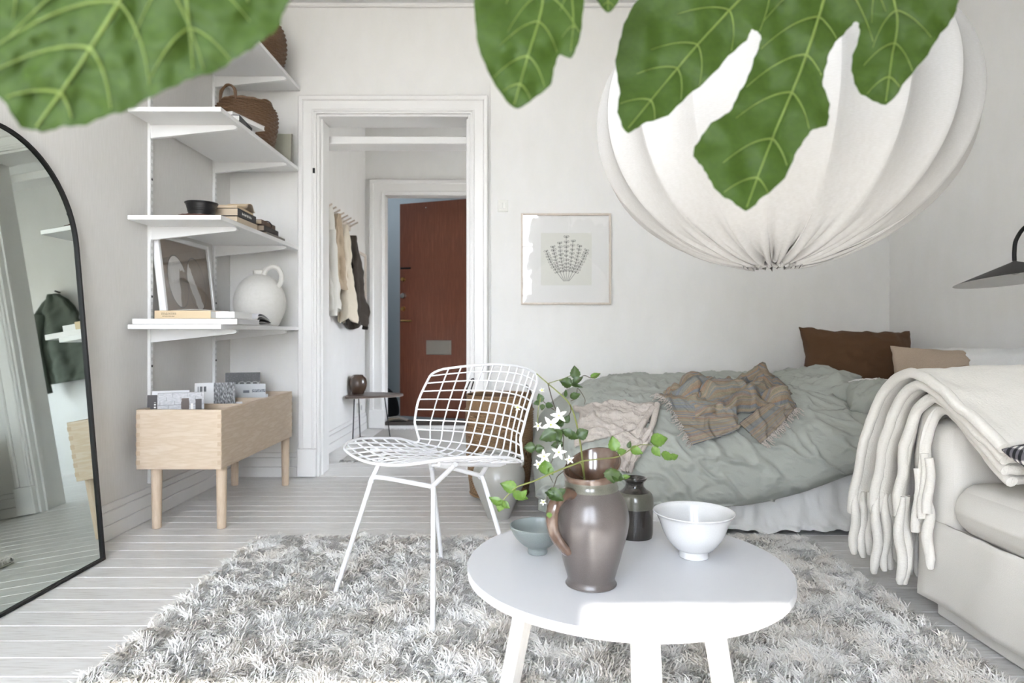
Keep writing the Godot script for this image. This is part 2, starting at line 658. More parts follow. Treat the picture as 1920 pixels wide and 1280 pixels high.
	mat("green_canvas", Color(0.33, 0.36, 0.32), 0.95)
	mat("charcoal_cloth", Color(0.09, 0.09, 0.10), 0.9)
	mat("runner_wool", Color(0.70, 0.69, 0.67), 1.0)
	# table and paper
	relief(mat("table_laminate", Color(0.80, 0.803, 0.815), 0.42), fine_tex, 0.0)
	tri_tex(mat("white_ash", Color(1, 1, 1), 0.5), noise_tex(noise(71, 0.03, FastNoiseLite.TYPE_SIMPLEX, 4), ramp([Color(0.87, 0.865, 0.85), Color(0.92, 0.915, 0.905)]), 256), Vector3(9, 1, 9))
	mat("paper_white", Color(0.92, 0.915, 0.905), 0.7)
	mat("paper_grey", Color(0.84, 0.84, 0.845), 0.7)
	mat("paper_cream", Color(0.80, 0.735, 0.645), 0.75)
	mat("cover_beige", Color(0.83, 0.75, 0.62), 0.7)
	mat("cover_black", Color(0.05, 0.05, 0.055), 0.5)
	mat("cover_brown", Color(0.35, 0.245, 0.165), 0.65)
	mat("cover_umber", Color(0.24, 0.21, 0.19), 0.7)
	mat("cover_grey", Color(0.50, 0.48, 0.45), 0.7)
	mat("cover_green", Color(0.72, 0.72, 0.66), 0.7)
	mat("ink_dark", Color(0.16, 0.12, 0.09), 0.7)
	mat("ink_light", Color(0.90, 0.90, 0.88), 0.7)
	# plants
	mat("stem_green", Color(0.44, 0.46, 0.24), 0.6)
	mat("stem_brown", Color(0.25, 0.20, 0.13), 0.6)
	mat("fig_bark", Color(0.42, 0.38, 0.31), 0.8)
	mat("fig_vein", Color(0.39, 0.46, 0.20), 0.55, {"backlight_enabled": true, "backlight": Color(0.5, 0.5, 0.3)})
	var fig := noise_tex(noise(81, 0.05, FastNoiseLite.TYPE_SIMPLEX, 4), ramp([Color(0.185, 0.265, 0.07), Color(0.21, 0.29, 0.08), Color(0.235, 0.315, 0.09)]), 256)
	relief(tri_tex(mat("fig_leaf", Color(1, 1, 1), 0.6, {"metallic_specular": 0.35, "backlight_enabled": true, "backlight": Color(0.55, 0.6, 0.3)}), fig, Vector3(9, 9, 9)), fine_tex, 0.012)
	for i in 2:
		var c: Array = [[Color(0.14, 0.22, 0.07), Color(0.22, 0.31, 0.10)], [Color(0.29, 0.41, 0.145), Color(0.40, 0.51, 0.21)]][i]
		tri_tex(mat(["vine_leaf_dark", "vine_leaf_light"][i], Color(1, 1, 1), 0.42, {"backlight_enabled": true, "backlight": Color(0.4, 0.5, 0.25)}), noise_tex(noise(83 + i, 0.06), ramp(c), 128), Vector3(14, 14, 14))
	mat("petal_white", Color(0.93, 0.93, 0.90), 0.6, {"backlight_enabled": true, "backlight": Color(0.6, 0.6, 0.55)})
	mat("stamen_green", Color(0.70, 0.72, 0.42), 0.7)
	mat("pot_clay", Color(0.55, 0.36, 0.26), 0.85)
	mat("soil", Color(0.13, 0.10, 0.08), 1.0)
	var pile := mat("rug_pile", Color(1, 1, 1), 0.95, {"vertex_color_use_as_albedo": true})
	pile.cull_mode = BaseMaterial3D.CULL_DISABLED
	mat("rug_backing", Color(0.86, 0.845, 0.815), 1.0)
# ---------------------------------------------------------------- the room
const DOOR_L := -1.158
const DOOR_R := -0.247
const DOOR_TOP := 2.15
const HALL_L := -1.313
const HALL_R := 1.95
const HALL_BACK := 5.92
const HALL_FRONT := 4.135    # the far face of the back wall
const WINDOWS := [[-0.33, 0.42], [-1.50, -0.60]]     # two tall windows behind the camera
const WIN_TOP := 2.76
const WIN_LOW := 0.55

func planks(parent: Node3D, x0: float, x1: float, z_near: float, z_far: float, seed_: int) -> void:
	var rng := RandomNumberGenerator.new()
	rng.seed = seed_
	var w := 0.0955
	var n := int(ceil((z_far - z_near) / w))
	for i in n:
		var za := z_far - i * w
		var zb := maxf(za - w, z_near)
		var cuts := [x0, x1]
		if i % 3 == 1:
			cuts = [x0, lerpf(x0, x1, rng.randf_range(0.3, 0.72)), x1]
		for k in cuts.size() - 1:
			var b := MB.new()
			var up := rng.randf_range(-0.0008, 0.0008)
			b.span(Vector3(cuts[k] + 0.0006, -0.022, -za + 0.0012), Vector3(cuts[k + 1] - 0.0006, up, -zb - 0.0012), 0.0022)
			part("floorboard", b, mats["floor_paint_%d" % rng.randi_range(0, 2)], parent)

func casing(called: String, x0: float, x1: float, top: float, z: float, wide: float) -> void:
	# door casing: stepped profile on three sides, standing on plinth blocks
	var t := structure(called)
	for s in [-1.0, 1.0]:
		var xi: float = x0 if s < 0 else x1
		var b := MB.new()
		b.span(Vector3(xi, 0.17, z), Vector3(xi + s * wide, top + wide, z + 0.022), 0.003)
		b.span(Vector3(xi + s * wide * 0.72, 0.17, z), Vector3(xi + s * wide, top + wide, z + 0.036), 0.006)
		b.span(Vector3(xi + s * wide * 0.10, 0.17, z), Vector3(xi + s * wide * 0.24, top + wide * 0.24, z + 0.032), 0.004)
		part("casing_side", b, mats.trim_paint, t)
		var p := MB.new()
		p.span(Vector3(xi - s * 0.002, 0.006, z), Vector3(xi + s * (wide + 0.004), 0.172, z + 0.042), 0.004)
		part("plinth_block", p, mats.trim_paint, t)
	var h := MB.new()
	h.span(Vector3(x0 - wide, top, z), Vector3(x1 + wide, top + wide, z + 0.0225), 0.003)
	h.span(Vector3(x0 - wide, top + wide * 0.72, z), Vector3(x1 + wide, top + wide, z + 0.0365), 0.006)
	h.span(Vector3(x0 - wide * 0.24, top + wide * 0.10, z), Vector3(x1 + wide * 0.24, top + wide * 0.24, z + 0.0325), 0.004)
	part("casing_head", h, mats.trim_paint, t)

func skirting(called: String, a: Vector3, b: Vector3, out: Vector3, hgt := 0.15) -> void:
	# baseboard from a to b, standing out from the wall by steps
	var t := structure(called)
	for st in [[0.0, hgt * 0.42, 0.022], [hgt * 0.42, hgt * 0.80, 0.017], [hgt * 0.80, hgt, 0.013]]:
		var m := MB.new()
		m.span(a + Vector3(0, st[0], 0), b + Vector3(0, st[1], 0) + out * st[2], 0.0035)
		part("moulding", m, mats.trim_paint, t)

func tall_window(called: String, wl: float, wr: float) -> void:
	var w := structure(called)
	var wz := -FRONT + 0.22
	var fr := MB.new()
	for x in [wl + 0.03, wr - 0.03]:
		fr.box(Vector3(x, (WIN_LOW + WIN_TOP) / 2, wz), Vector3(0.06, WIN_TOP - WIN_LOW, 0.06), 0.006)
	for y in [WIN_LOW + 0.03, WIN_TOP - 0.03]:
		fr.box(Vector3((wl + wr) / 2, y, wz), Vector3(wr - wl - 0.12, 0.06, 0.06), 0.006)
	part("window_frame", fr, mats.trim_paint, w)
	var ys := [WIN_LOW + 0.06, WIN_LOW + (WIN_TOP - WIN_LOW) * 0.38, WIN_LOW + (WIN_TOP - WIN_LOW) * 0.70, WIN_TOP - 0.06]
	for i in [1, 2]:
		part("glazing_bar", MB.new().box(Vector3((wl + wr) / 2, ys[i], wz), Vector3(wr - wl - 0.12, 0.03, 0.04), 0.004), mats.trim_paint, w)
	for i in 3:
		var a: float = ys[i] + (0.015 if i > 0 else 0.0)
		var b: float = ys[i + 1] - (0.015 if i < 2 else 0.0)
		part("pane", MB.new().box(Vector3((wl + wr) / 2, (a + b) / 2, wz), Vector3(wr - wl - 0.12, b - a, 0.003)), mats.pane_glass, w)
	part("window_sill", MB.new().span(Vector3(wl - 0.06, WIN_LOW - 0.03, -FRONT - 0.06), Vector3(wr + 0.06, WIN_LOW + 0.002, -FRONT + 0.19), 0.006), mats.trim_paint, w)

func room() -> void:
	var fl := structure("floor")
	part("subfloor", MB.new().span(Vector3(LEFT - 0.2, -0.12, -BACK - 0.2), Vector3(RIGHT + 0.2, -0.021, -FRONT + 0.2)), mats.gap_paint, fl)
	planks(fl, LEFT, RIGHT, FRONT, BACK, 3)
	struct_mesh("ceiling", MB.new().span(Vector3(LEFT - 0.2, TOP, -BACK - 0.2), Vector3(RIGHT + 0.2, TOP + 0.15, -FRONT + 0.3)), mats.ceiling_paint)
	struct_mesh("wall_left", MB.new().span(Vector3(LEFT - 0.15, -0.1, -BACK - 0.15), Vector3(LEFT, TOP, -FRONT + 0.3)), mats.wallpaper)
	struct_mesh("wall_right", MB.new().span(Vector3(RIGHT, -0.1, -BACK - 0.15), Vector3(RIGHT + 0.15, TOP, -FRONT + 0.3)), mats.wall_paint)
	var wb := MB.new()
	wb.span(Vector3(LEFT - 0.1, -0.1, -HALL_FRONT), Vector3(DOOR_L, TOP, -BACK))
	wb.span(Vector3(DOOR_R, -0.1, -HALL_FRONT), Vector3(RIGHT + 0.1, TOP, -BACK))
	wb.span(Vector3(DOOR_L, DOOR_TOP, -HALL_FRONT), Vector3(DOOR_R, TOP, -BACK))
	struct_mesh("wall_back", wb, mats.wall_paint)
	var wf := MB.new()
	var x_at: float = LEFT - 0.1
	for k in [1, 0]:
		var wl: float = WINDOWS[k][0]
		var wr: float = WINDOWS[k][1]
		wf.span(Vector3(x_at, -0.1, -FRONT), Vector3(wl, TOP, -FRONT + 0.3))
		wf.span(Vector3(wl, WIN_TOP, -FRONT), Vector3(wr, TOP, -FRONT + 0.3))
		wf.span(Vector3(wl, -0.1, -FRONT), Vector3(wr, WIN_LOW, -FRONT + 0.3))
		x_at = wr
	wf.span(Vector3(x_at, -0.1, -FRONT), Vector3(RIGHT + 0.1, TOP, -FRONT + 0.3))
	struct_mesh("wall_front", wf, mats.wall_paint)
	for k in 2:
		tall_window("window_%d" % (k + 1), WINDOWS[k][0], WINDOWS[k][1])
	# door opening: jamb lining, casing, baseboards
	var j := structure("door_1")
	for s in [[DOOR_L, DOOR_L + 0.014], [DOOR_R - 0.014, DOOR_R]]:
		part("jamb", MB.new().span(Vector3(s[0], 0.0, -HALL_FRONT - 0.004), Vector3(s[1], DOOR_TOP, -BACK + 0.008), 0.003), mats.trim_paint, j)
	part("jamb_head", MB.new().span(Vector3(DOOR_L + 0.014, DOOR_TOP - 0.014, -HALL_FRONT - 0.004), Vector3(DOOR_R - 0.014, DOOR_TOP, -BACK + 0.008), 0.003), mats.trim_paint, j)
	var st := MB.new()
	for s in [[DOOR_L + 0.014, DOOR_L + 0.026], [DOOR_R - 0.026, DOOR_R - 0.014]]:
		st.span(Vector3(s[0], 0.0, -BACK - 0.06), Vector3(s[1], DOOR_TOP - 0.014, -BACK - 0.03), 0.003)
	part("door_stop", st, mats.trim_paint, j)
	part("strike_plate", MB.new().span(Vector3(DOOR_L - 0.004, 1.795, -BACK + 0.028), Vector3(DOOR_L - 0.016, 1.825, -BACK + 0.035)), mats.black_metal, j)
	part("threshold", MB.new().span(Vector3(DOOR_L + 0.014, -0.02, -HALL_FRONT), Vector3(DOOR_R - 0.014, 0.004, -BACK), 0.003), mats.floor_paint_1, j)
	casing("trim_1", DOOR_L, DOOR_R, DOOR_TOP, -BACK, 0.105)
	skirting("baseboard_left", Vector3(LEFT, 0.0, -BACK), Vector3(LEFT, 0.0, -FRONT), Vector3(1, 0, 0), 0.145)
	skirting("baseboard_back", Vector3(LEFT + 0.022, 0.0, -BACK), Vector3(DOOR_L - 0.11, 0.0, -BACK), Vector3(0, 0, 1), 0.145)
	skirting("baseboard_back", Vector3(DOOR_R + 0.11, 0.0, -BACK), Vector3(RIGHT, 0.0, -BACK), Vector3(0, 0, 1), 0.145)
	skirting("baseboard_right", Vector3(RIGHT, 0.0, -BACK + 0.022), Vector3(RIGHT, 0.0, -FRONT), Vector3(-1, 0, 0), 0.145)
	# narrow bead in the corner and along the ceiling
	struct_mesh("trim_2", MB.new().box(Vector3((LEFT + RIGHT) / 2, TOP - 0.012, -BACK + 0.012), Vector3(RIGHT - LEFT, 0.024, 0.024), 0.006), mats.trim_paint)
	struct_mesh("trim_3", MB.new().box(Vector3(LEFT + 0.012, TOP - 0.012, -(BACK + FRONT) / 2), Vector3(0.024, 0.024, BACK - FRONT - 0.05), 0.006), mats.trim_paint)

func hallway() -> void:
	var fl := structure("floor_hall")
	part("subfloor", MB.new().span(Vector3(HALL_L - 0.2, -0.12, -HALL_BACK - 0.05), Vector3(HALL_R + 0.2, -0.021, -HALL_FRONT)), mats.gap_paint, fl)
	planks(fl, HALL_L, HALL_R, HALL_FRONT, HALL_BACK, 9)
	struct_mesh("wall_hall_left", MB.new().span(Vector3(HALL_L - 0.12, -0.1, -HALL_BACK - 0.15), Vector3(HALL_L, 2.75, -HALL_FRONT)), mats.wall_paint)
	var hw := MB.new()   # the hall's right wall has a window past the door
	var ha := 4.40
	var hb := 5.30
	hw.span(Vector3(HALL_R, -0.1, -HALL_BACK - 0.15), Vector3(HALL_R + 0.12, 2.75, -hb))
	hw.span(Vector3(HALL_R, -0.1, -ha), Vector3(HALL_R + 0.12, 2.75, -HALL_FRONT))
	hw.span(Vector3(HALL_R, -0.1, -hb), Vector3(HALL_R + 0.12, 0.60, -ha))
	hw.span(Vector3(HALL_R, 1.75, -hb), Vector3(HALL_R + 0.12, 2.75, -ha))
	struct_mesh("wall_hall_right", hw, mats.wall_paint)
	var w2 := structure("window_3")
	var f2 := MB.new()
	for zz in [-ha - 0.025, -hb + 0.025]:
		f2.box(Vector3(HALL_R + 0.08, 1.175, zz), Vector3(0.05, 1.15, 0.05), 0.005)
	for yy in [0.625, 1.725]:
		f2.box(Vector3(HALL_R + 0.08, yy, -(ha + hb) / 2), Vector3(0.05, 0.05, hb - ha - 0.1), 0.005)
	part("window_frame", f2, mats.trim_paint, w2)
	part("pane", MB.new().box(Vector3(HALL_R + 0.08, 1.175, -(ha + hb) / 2), Vector3(0.003, 1.05, hb - ha - 0.1)), mats.pane_glass, w2)
	struct_mesh("ceiling_hall", MB.new().span(Vector3(HALL_L - 0.12, 2.70, -HALL_BACK - 0.15), Vector3(HALL_R + 0.12, 2.82, -HALL_FRONT)), mats.ceiling_paint)
	# ledge over the doorway on the hall side
	struct_mesh("trim_4", MB.new().span(Vector3(HALL_L, 2.045, -HALL_FRONT - 0.20), Vector3(HALL_R, 2.092, -HALL_FRONT - 0.03), 0.004), mats.trim_paint)
	var ex0 := -1.136
	var ex1 := -0.235
	var etop := 2.085
	var wb := MB.new()
	wb.span(Vector3(HALL_L - 0.1, -0.1, -HALL_BACK - 0.13), Vector3(ex0, 2.75, -HALL_BACK))
	wb.span(Vector3(ex1, -0.1, -HALL_BACK - 0.13), Vector3(HALL_R + 0.1, 2.75, -HALL_BACK))
	wb.span(Vector3(ex0, etop, -HALL_BACK - 0.13), Vector3(ex1, 2.75, -HALL_BACK))
	wb.span(Vector3(ex0, -0.1, -HALL_BACK - 0.13), Vector3(ex1, 0.035, -HALL_BACK))
	struct_mesh("wall_hall_back", wb, mats.wall_paint)
	casing("trim_5", ex0, ex1, etop, -HALL_BACK, 0.135)
	part("threshold", MB.new().span(Vector3(ex0, 0.03, -HALL_BACK - 0.13), Vector3(ex1, 0.062, -HALL_BACK + 0.02), 0.004), mats.cover_umber, structure("trim_6"))
	skirting("baseboard_hall_left", Vector3(HALL_L, 0.0, -HALL_BACK), Vector3(HALL_L, 0.0, -HALL_FRONT), Vector3(1, 0, 0), 0.15)
	skirting("baseboard_hall_right", Vector3(HALL_R, 0.0, -HALL_BACK), Vector3(HALL_R, 0.0, -HALL_FRONT), Vector3(-1, 0, 0), 0.15)
	# stairwell outside the flat
	struct_mesh("floor_stairwell", MB.new().span(Vector3(-2.6, -0.1, -8.2), Vector3(2.2, 0.03, -HALL_BACK - 0.13)), mats.stair_paint)
	var sw := MB.new()
	sw.span(Vector3(-2.6, 0.0, -8.3), Vector3(2.2, 2.9, -8.2))
	sw.span(Vector3(-2.7, 0.0, -8.3), Vector3(-2.6, 2.9, -HALL_BACK - 0.13))
	sw.span(Vector3(2.2, 0.0, -8.3), Vector3(2.3, 2.9, -HALL_BACK - 0.13))
	sw.span(Vector3(-2.7, 0.0, -HALL_BACK - 0.14), Vector3(HALL_L - 0.1, 2.9, -HALL_BACK - 0.1))
	sw.span(Vector3(HALL_R + 0.1, 0.0, -HALL_BACK - 0.14), Vector3(2.3, 2.9, -HALL_BACK - 0.1))
	sw.span(Vector3(-2.7, 2.75, -HALL_BACK - 0.16), Vector3(2.3, 2.9, -HALL_BACK - 0.06))
	struct_mesh("wall_stairwell", sw, mats.stair_paint)
	struct_mesh("ceiling_stairwell", MB.new().span(Vector3(-2.7, 2.9, -8.3), Vector3(2.3, 3.0, -HALL_BACK - 0.06)), mats.ceiling_paint)
	# lamp on the stairwell ceiling
	var lp := thing("ceiling_lamp", "round white glass ceiling lamp in the stairwell beyond the open door", "lamp", Vector3(-1.6, 2.9, -7.1))
	part("lamp_base", MB.new().lathe([Vector2(0.0, -0.03), Vector2(0.11, -0.03), Vector2(0.12, 0.0)], 24, Vector3(-1.6, 2.9, -7.1)), mats.white_plastic, lp)
	var glow := mat("lamp_glow", Color(0.9, 0.93, 1.0), 0.4, {"emission_enabled": true, "emission": Color(0.86, 0.93, 1.0), "emission_energy_multiplier": 0.25})
	part("lamp_globe", MB.new().lathe([Vector2(0.0, -0.16), Vector2(0.06, -0.15), Vector2(0.1, -0.1), Vector2(0.10, -0.05), Vector2(0.08, -0.032)], 24, Vector3(-1.6, 2.9, -7.1)), glow, lp)
	var om := OmniLight3D.new()
	om.name = "stairwell_light"
	om.position = Vector3(-1.6, 2.66, -7.1)
	om.light_energy = 0.07
	om.light_color = Color(0.90, 0.95, 1.0)
	om.light_size = 0.1
	om.omni_range = 12.0
	om.omni_attenuation = 2.0
	om.shadow_enabled = true
	add_child(om)
	# entrance door, ajar and swung away
	var d := structure("door_2")
	var hinge := Vector3(-0.235, 0.065, -HALL_BACK - 0.10)
	d.position = hinge
	var ang := 0.36
	var dirx := Vector3(-cos(ang), 0, -sin(ang))
	var out := Vector3(sin(ang) * -1.0, 0, cos(ang))     # towards the flat
	var bs := Basis(-dirx, Vector3.UP, out)
	var hd := 2.02
	var wd := 0.885
	var leaf := part("door_leaf", MB.new().box(hinge + dirx * wd / 2 + Vector3(0, hd / 2, 0), Vector3(wd, hd, 0.045), 0.003, bs), mats.mahogany, d)
	part("edge_strip", MB.new().box(hinge + dirx * (wd + 0.002) + Vector3(0, hd / 2, 0) - out * 0.006, Vector3(0.006, hd, 0.04), 0.001, bs), mats.grey_plastic, d)
	var fc := hinge + out * 0.0235
	part("letter_plate", MB.new().box(fc + dirx * 0.47 + Vector3(0, 0.655, 0), Vector3(0.26, 0.135, 0.006), 0.002, bs), mats.brushed_plate, d)
	part("letter_flap", MB.new().box(fc + dirx * 0.455 + Vector3(0, 0.655, 0) + out * 0.004, Vector3(0.20, 0.125, 0.004), 0.0015, bs), mats.brushed_plate, d)
	for e in [[1.30, "lock_rosette", 0.020, "brass"], [1.145, "lock_rosette", 0.030, "chrome"], [1.02, "lock_rosette", 0.022, "brass"]]:
		var b := MB.new()
		var c: Vector3 = fc + dirx * 0.845 + Vector3(0, e[0], 0)
		b.tube(PackedVector3Array([c, c + out * 0.008, c + out * 0.0085, c + out * 0.022]), e[2], e[2] * 0.75, 18)
		part(e[1], b, mats[e[3]], d)
	var hp := fc + dirx * 0.845 + Vector3(0, 0.905, 0)
	part("door_handle", MB.new().tube(smooth_path([hp, hp + out * 0.035, hp + out * 0.045 - dirx * 0.015, hp + out * 0.045 - dirx * 0.11]), 0.009, 0.008, 10), mats.brass, d)
	part("security_latch", MB.new().box(fc + dirx * 0.82 + Vector3(0, 1.405, 0) + out * 0.006, Vector3(0.11, 0.014, 0.012), 0.003, bs), mats.black_metal, d)
	part("door_viewer", MB.new().tube(PackedVector3Array([fc + dirx * 0.60 + Vector3(0, 1.965, 0), fc + dirx * 0.60 + Vector3(0, 1.965, 0) + out * 0.008]), 0.008, 0.006, 10), mats.chrome, d)
	leaf.name = "door_leaf"
# ---------------------------------------------------------------- rug
func rug() -> void:
	var x0 := -1.03
	var x1 := 1.19
	var za := 0.95
	var zb := 2.70
	var r := thing("shag_rug", "large pale grey and beige shaggy rug under the white coffee table", "rug", Vector3((x0 + x1) / 2, 0.001, -(za + zb) / 2))
	part("backing", MB.new().span(Vector3(x0, 0.0015, -zb), Vector3(x1, 0.007, -za), 0.002), mats.rug_backing, r)
	# one tuft: a few curved, tapering strands
	var rng := RandomNumberGenerator.new()
	rng.seed = 17
	var kinds := []
	for kind in 3:
		var b := MB.new()
		for s in 6:
			var a := rng.randf_range(-0.9, 0.9)
			var dir := Vector3(cos(a), 0, sin(a))
			var side := Vector3(-sin(a), 0, cos(a)).rotated(Vector3.UP, rng.randf_range(-0.5, 0.5))
			var p0 := Vector3(rng.randf_range(-0.006, 0.006), 0.004, rng.randf_range(-0.006, 0.006))
			var reach := rng.randf_range(0.018, 0.036)
			var tall := rng.randf_range(0.016, 0.027)
			var w := rng.randf_range(0.0011, 0.0021)
			var pts := PackedVector3Array()
			for k in 5:
				var t := k / 4.0
				var c := p0 + dir * reach * t * t + Vector3(0, tall * (t * 1.5 - t * t * 0.62), 0) + side * sin(t * 3.0 + s) * 0.003
				var ww := w * (1.0 - t * t * 0.75)
				pts.append(c - side * ww)
				pts.append(c + side * ww + Vector3(0, ww * 0.8, 0))
			b.grid(pts, 5, 2)
		kinds.append(b.mesh())
	var nd := noise(71, 1.6, FastNoiseLite.TYPE_SIMPLEX_SMOOTH, 2)
	var nc := noise(72, 4.5, FastNoiseLite.TYPE_SIMPLEX_SMOOTH, 4)
	var step := 0.0098
	var places := [[], [], []]
	var z := za
	while z < zb:
		var x := x0
		while x < x1:
			places[rng.randi_range(0, 2)].append(Vector2(x + rng.randf_range(-1, 1) * step * 0.6, z + rng.randf_range(-1, 1) * step * 0.6))
			x += step
		z += step
	for kind in 3:
		var mm := MultiMesh.new()
		mm.transform_format = MultiMesh.TRANSFORM_3D
		mm.use_colors = true
		mm.mesh = kinds[kind]
		mm.instance_count = places[kind].size()
		for i in places[kind].size():
			var p: Vector2 = places[kind][i]
			var turn := nd.get_noise_2d(p.x * 3.5, p.y * 3.5) * 2.2 + nd.get_noise_2d(p.x * 10.0 + 40.0, p.y * 10.0) * 3.0 + rng.randf_range(-0.9, 0.9)
			var sc := rng.randf_range(0.8, 1.25)
			var tilt := Basis(Vector3.UP, turn).scaled(Vector3(sc, sc * rng.randf_range(0.75, 1.15), sc))
			mm.set_instance_transform(i, Transform3D(tilt, Vector3(p.x, 0.004, -p.y) - r.position))
			var k := clampf(0.5 + nc.get_noise_2d(p.x, p.y) * 1.1 + rng.randf_range(-0.28, 0.28), 0.0, 1.0)
			var c := Color(0.95, 0.935, 0.905).lerp(Color(0.84, 0.76, 0.67), pow(k, 1.6) * 0.6)
			mm.set_instance_color(i, c * rng.randf_range(0.86, 1.03))
		var o := MultiMeshInstance3D.new()
		o.name = "pile"
		o.multimesh = mm
		o.material_override = mats.rug_pile
		o.set_meta("kind", "stuff")
		r.add_child(o, true)

func big_furniture() -> void:
	mirror()
	shelving()
	crate()
	wire_chair()
	coffee_table()
	sofa()
	bed()
	pendant()
	wall_lamp()

func mirror() -> void:
	var z_far := 2.485
	var half := 0.36
	var tall := 1.535
	var lean := 0.0845
	var up := Vector3(-lean, 1, 0).normalized()
	var nrm := Vector3(1, lean, 0).normalized()
	var o := Vector3(-1.526, 0.002, -(z_far - half))
	var t := thing("floor_mirror", "tall arched floor mirror with a thin black frame leaning on the wall", "mirror", o)
	var ring := func(inset: float) -> PackedVector2Array:
		var p := PackedVector2Array()
		p.append(Vector2(-half + inset, inset))
		p.append(Vector2(half - inset, inset))
		for k in 33:
			var a := PI * k / 32.0
			p.append(Vector2(cos(a) * (half - inset), tall - half + sin(a) * (half - inset)))
		return p
	var ax := Vector3(0, 0, -1)
	var outer: PackedVector2Array = ring.call(0.0)
	var inner: PackedVector2Array = ring.call(0.009)
	part("mirror_glass", MB.new().prism(ring.call(0.008), o - nrm * 0.014, ax, up, nrm * 0.006), mats.mirror_silver, t)
	part("back_panel", MB.new().prism(ring.call(0.006), o - nrm * 0.020, ax, up, nrm * 0.005), mats.black_paint, t)
	var f := MB.new()
	var n := outer.size()
	for k in n:
		var a := o + ax * outer[k].x + up * outer[k].y
		var b := o + ax * outer[(k + 1) % n].x + up * outer[(k + 1) % n].y
		var c := o + ax * inner[(k + 1) % n].x + up * inner[(k + 1) % n].y
		var d := o + ax * inner[k].x + up * inner[k].y
		var back := nrm * -0.021
		f.quad(a, b, c, d)
		f.quad(b, a, a + back, b + back)
		f.quad(d, c, c + back, d + back)
		f.quad(a + back, d + back, c + back, b + back)
	part("frame", f, mats.black_metal, t)

const SHELF_H := [2.308, 1.828, 1.361, 0.889]     # top surfaces
const SHELF_X := -1.256

func shelving() -> void:
	var t := thing("shelving_unit", "white wall shelving with four deep shelves on slotted rails", "shelves", Vector3(LEFT, 0.15, -3.4))
	for rz in [3.05, 3.709]:
		var b := MB.new()
		b.span(Vector3(LEFT, 0.16, -rz - 0.0125), Vector3(LEFT + 0.014, 2.70, -rz + 0.0125), 0.002)
		part("rail", b, mats.shelf_paint, t)
		var s := MB.new()
		var y := 0.22
		while y < 2.68:
			for q in [-0.005, 0.005]:
				s.box(Vector3(LEFT + 0.0141, y, -rz + q), Vector3(0.0006, 0.014, 0.003))
			y += 0.032
		var sl := part("slots", s, mats.grey_plastic, t)
		sl.set_meta("kind", "stuff")
		for y2 in [0.70, 1.02, 1.56]:
			part("screw", MB.new().box(Vector3(LEFT + 0.0155, y2, -rz), Vector3(0.004, 0.010, 0.010), 0.003), mats.black_metal, t)
		for h in SHELF_H:
			var poly := PackedVector2Array([Vector2(0, 0), Vector2(0.385, 0), Vector2(0.396, -0.006), Vector2(0.397, -0.014), Vector2(0.385, -0.019), Vector2(0.0, -0.060)])
			part("bracket", MB.new().prism(poly, Vector3(LEFT + 0.012, h - 0.0205, -rz - 0.0095), Vector3(1, 0, 0), Vector3(0, 1, 0), Vector3(0, 0, 0.019)), mats.shelf_paint, t)
	for h in SHELF_H:
		part("shelf", MB.new().span(Vector3(LEFT + 0.016, h - 0.020, -BACK + 0.006), Vector3(SHELF_X, h, -2.853), 0.0016), mats.shelf_paint, t)

func crate() -> void:
	var x0 := -1.609
	var x1 := -1.244
	var za := 2.83
	var zb := 3.74
	var y0 := 0.268
	var y1 := 0.524
	var w := 0.016
	var t := thing("record_crate", "pale ash wood crate on four round legs holding magazines", "crate", Vector3((x0 + x1) / 2, 0, -(za + zb) / 2))
	for z in [za, zb - w]:
		part("end_panel", MB.new().span(Vector3(x0 + 0.0005, y0, -z - w), Vector3(x1 - 0.0005, y1, -z), 0.0015), mats.ash_across, t)
	for x in [x0, x1 - w]:
		part("side_panel", MB.new().span(Vector3(x, y0 + 0.0005, -zb + w * 0.2), Vector3(x + w, y1 - 0.0005, -za - w * 0.2), 0.0015), mats.ash_across, t)
	for z in [3.125, 3.42]:
		part("divider", MB.new().span(Vector3(x0 + w, y0 + 0.01, -z - 0.010), Vector3(x1 - w, y1 - 0.006, -z), 0.0015), mats.ash_across, t)
	part("bottom_panel", MB.new().span(Vector3(x0 + w, y0 + 0.004, -zb + w), Vector3(x1 - w, y0 + 0.014, -za - w)), mats.ash_across, t)
	# finger joints: end grain of the side panels showing in the near and far faces
	var n := 13
	var hgt := (y1 - y0) / n
	for z in [-za, -zb]:
		for x in [x0, x1 - w]:
			for k in n:
				if k % 2 == 0:
					continue
				part("finger_joint", MB.new().box(Vector3(x + w / 2, y0 + hgt * (k + 0.5), z), Vector3(w + 0.0012, hgt * 0.94, 0.0012)), mats.end_grain, t)
	for z in [2.888, 3.70]:
		for x in [x0 + 0.058, x1 - 0.024]:
			var b := MB.new()
			b.lathe([Vector2(0.0, 0.001), Vector2(0.0175, 0.001), Vector2(0.019, 0.004), Vector2(0.0225, y0 - 0.002), Vector2(0.0, y0 - 0.001)], 14, Vector3(x, 0, -z))
			part("leg", b, mats.ash_upright, t)

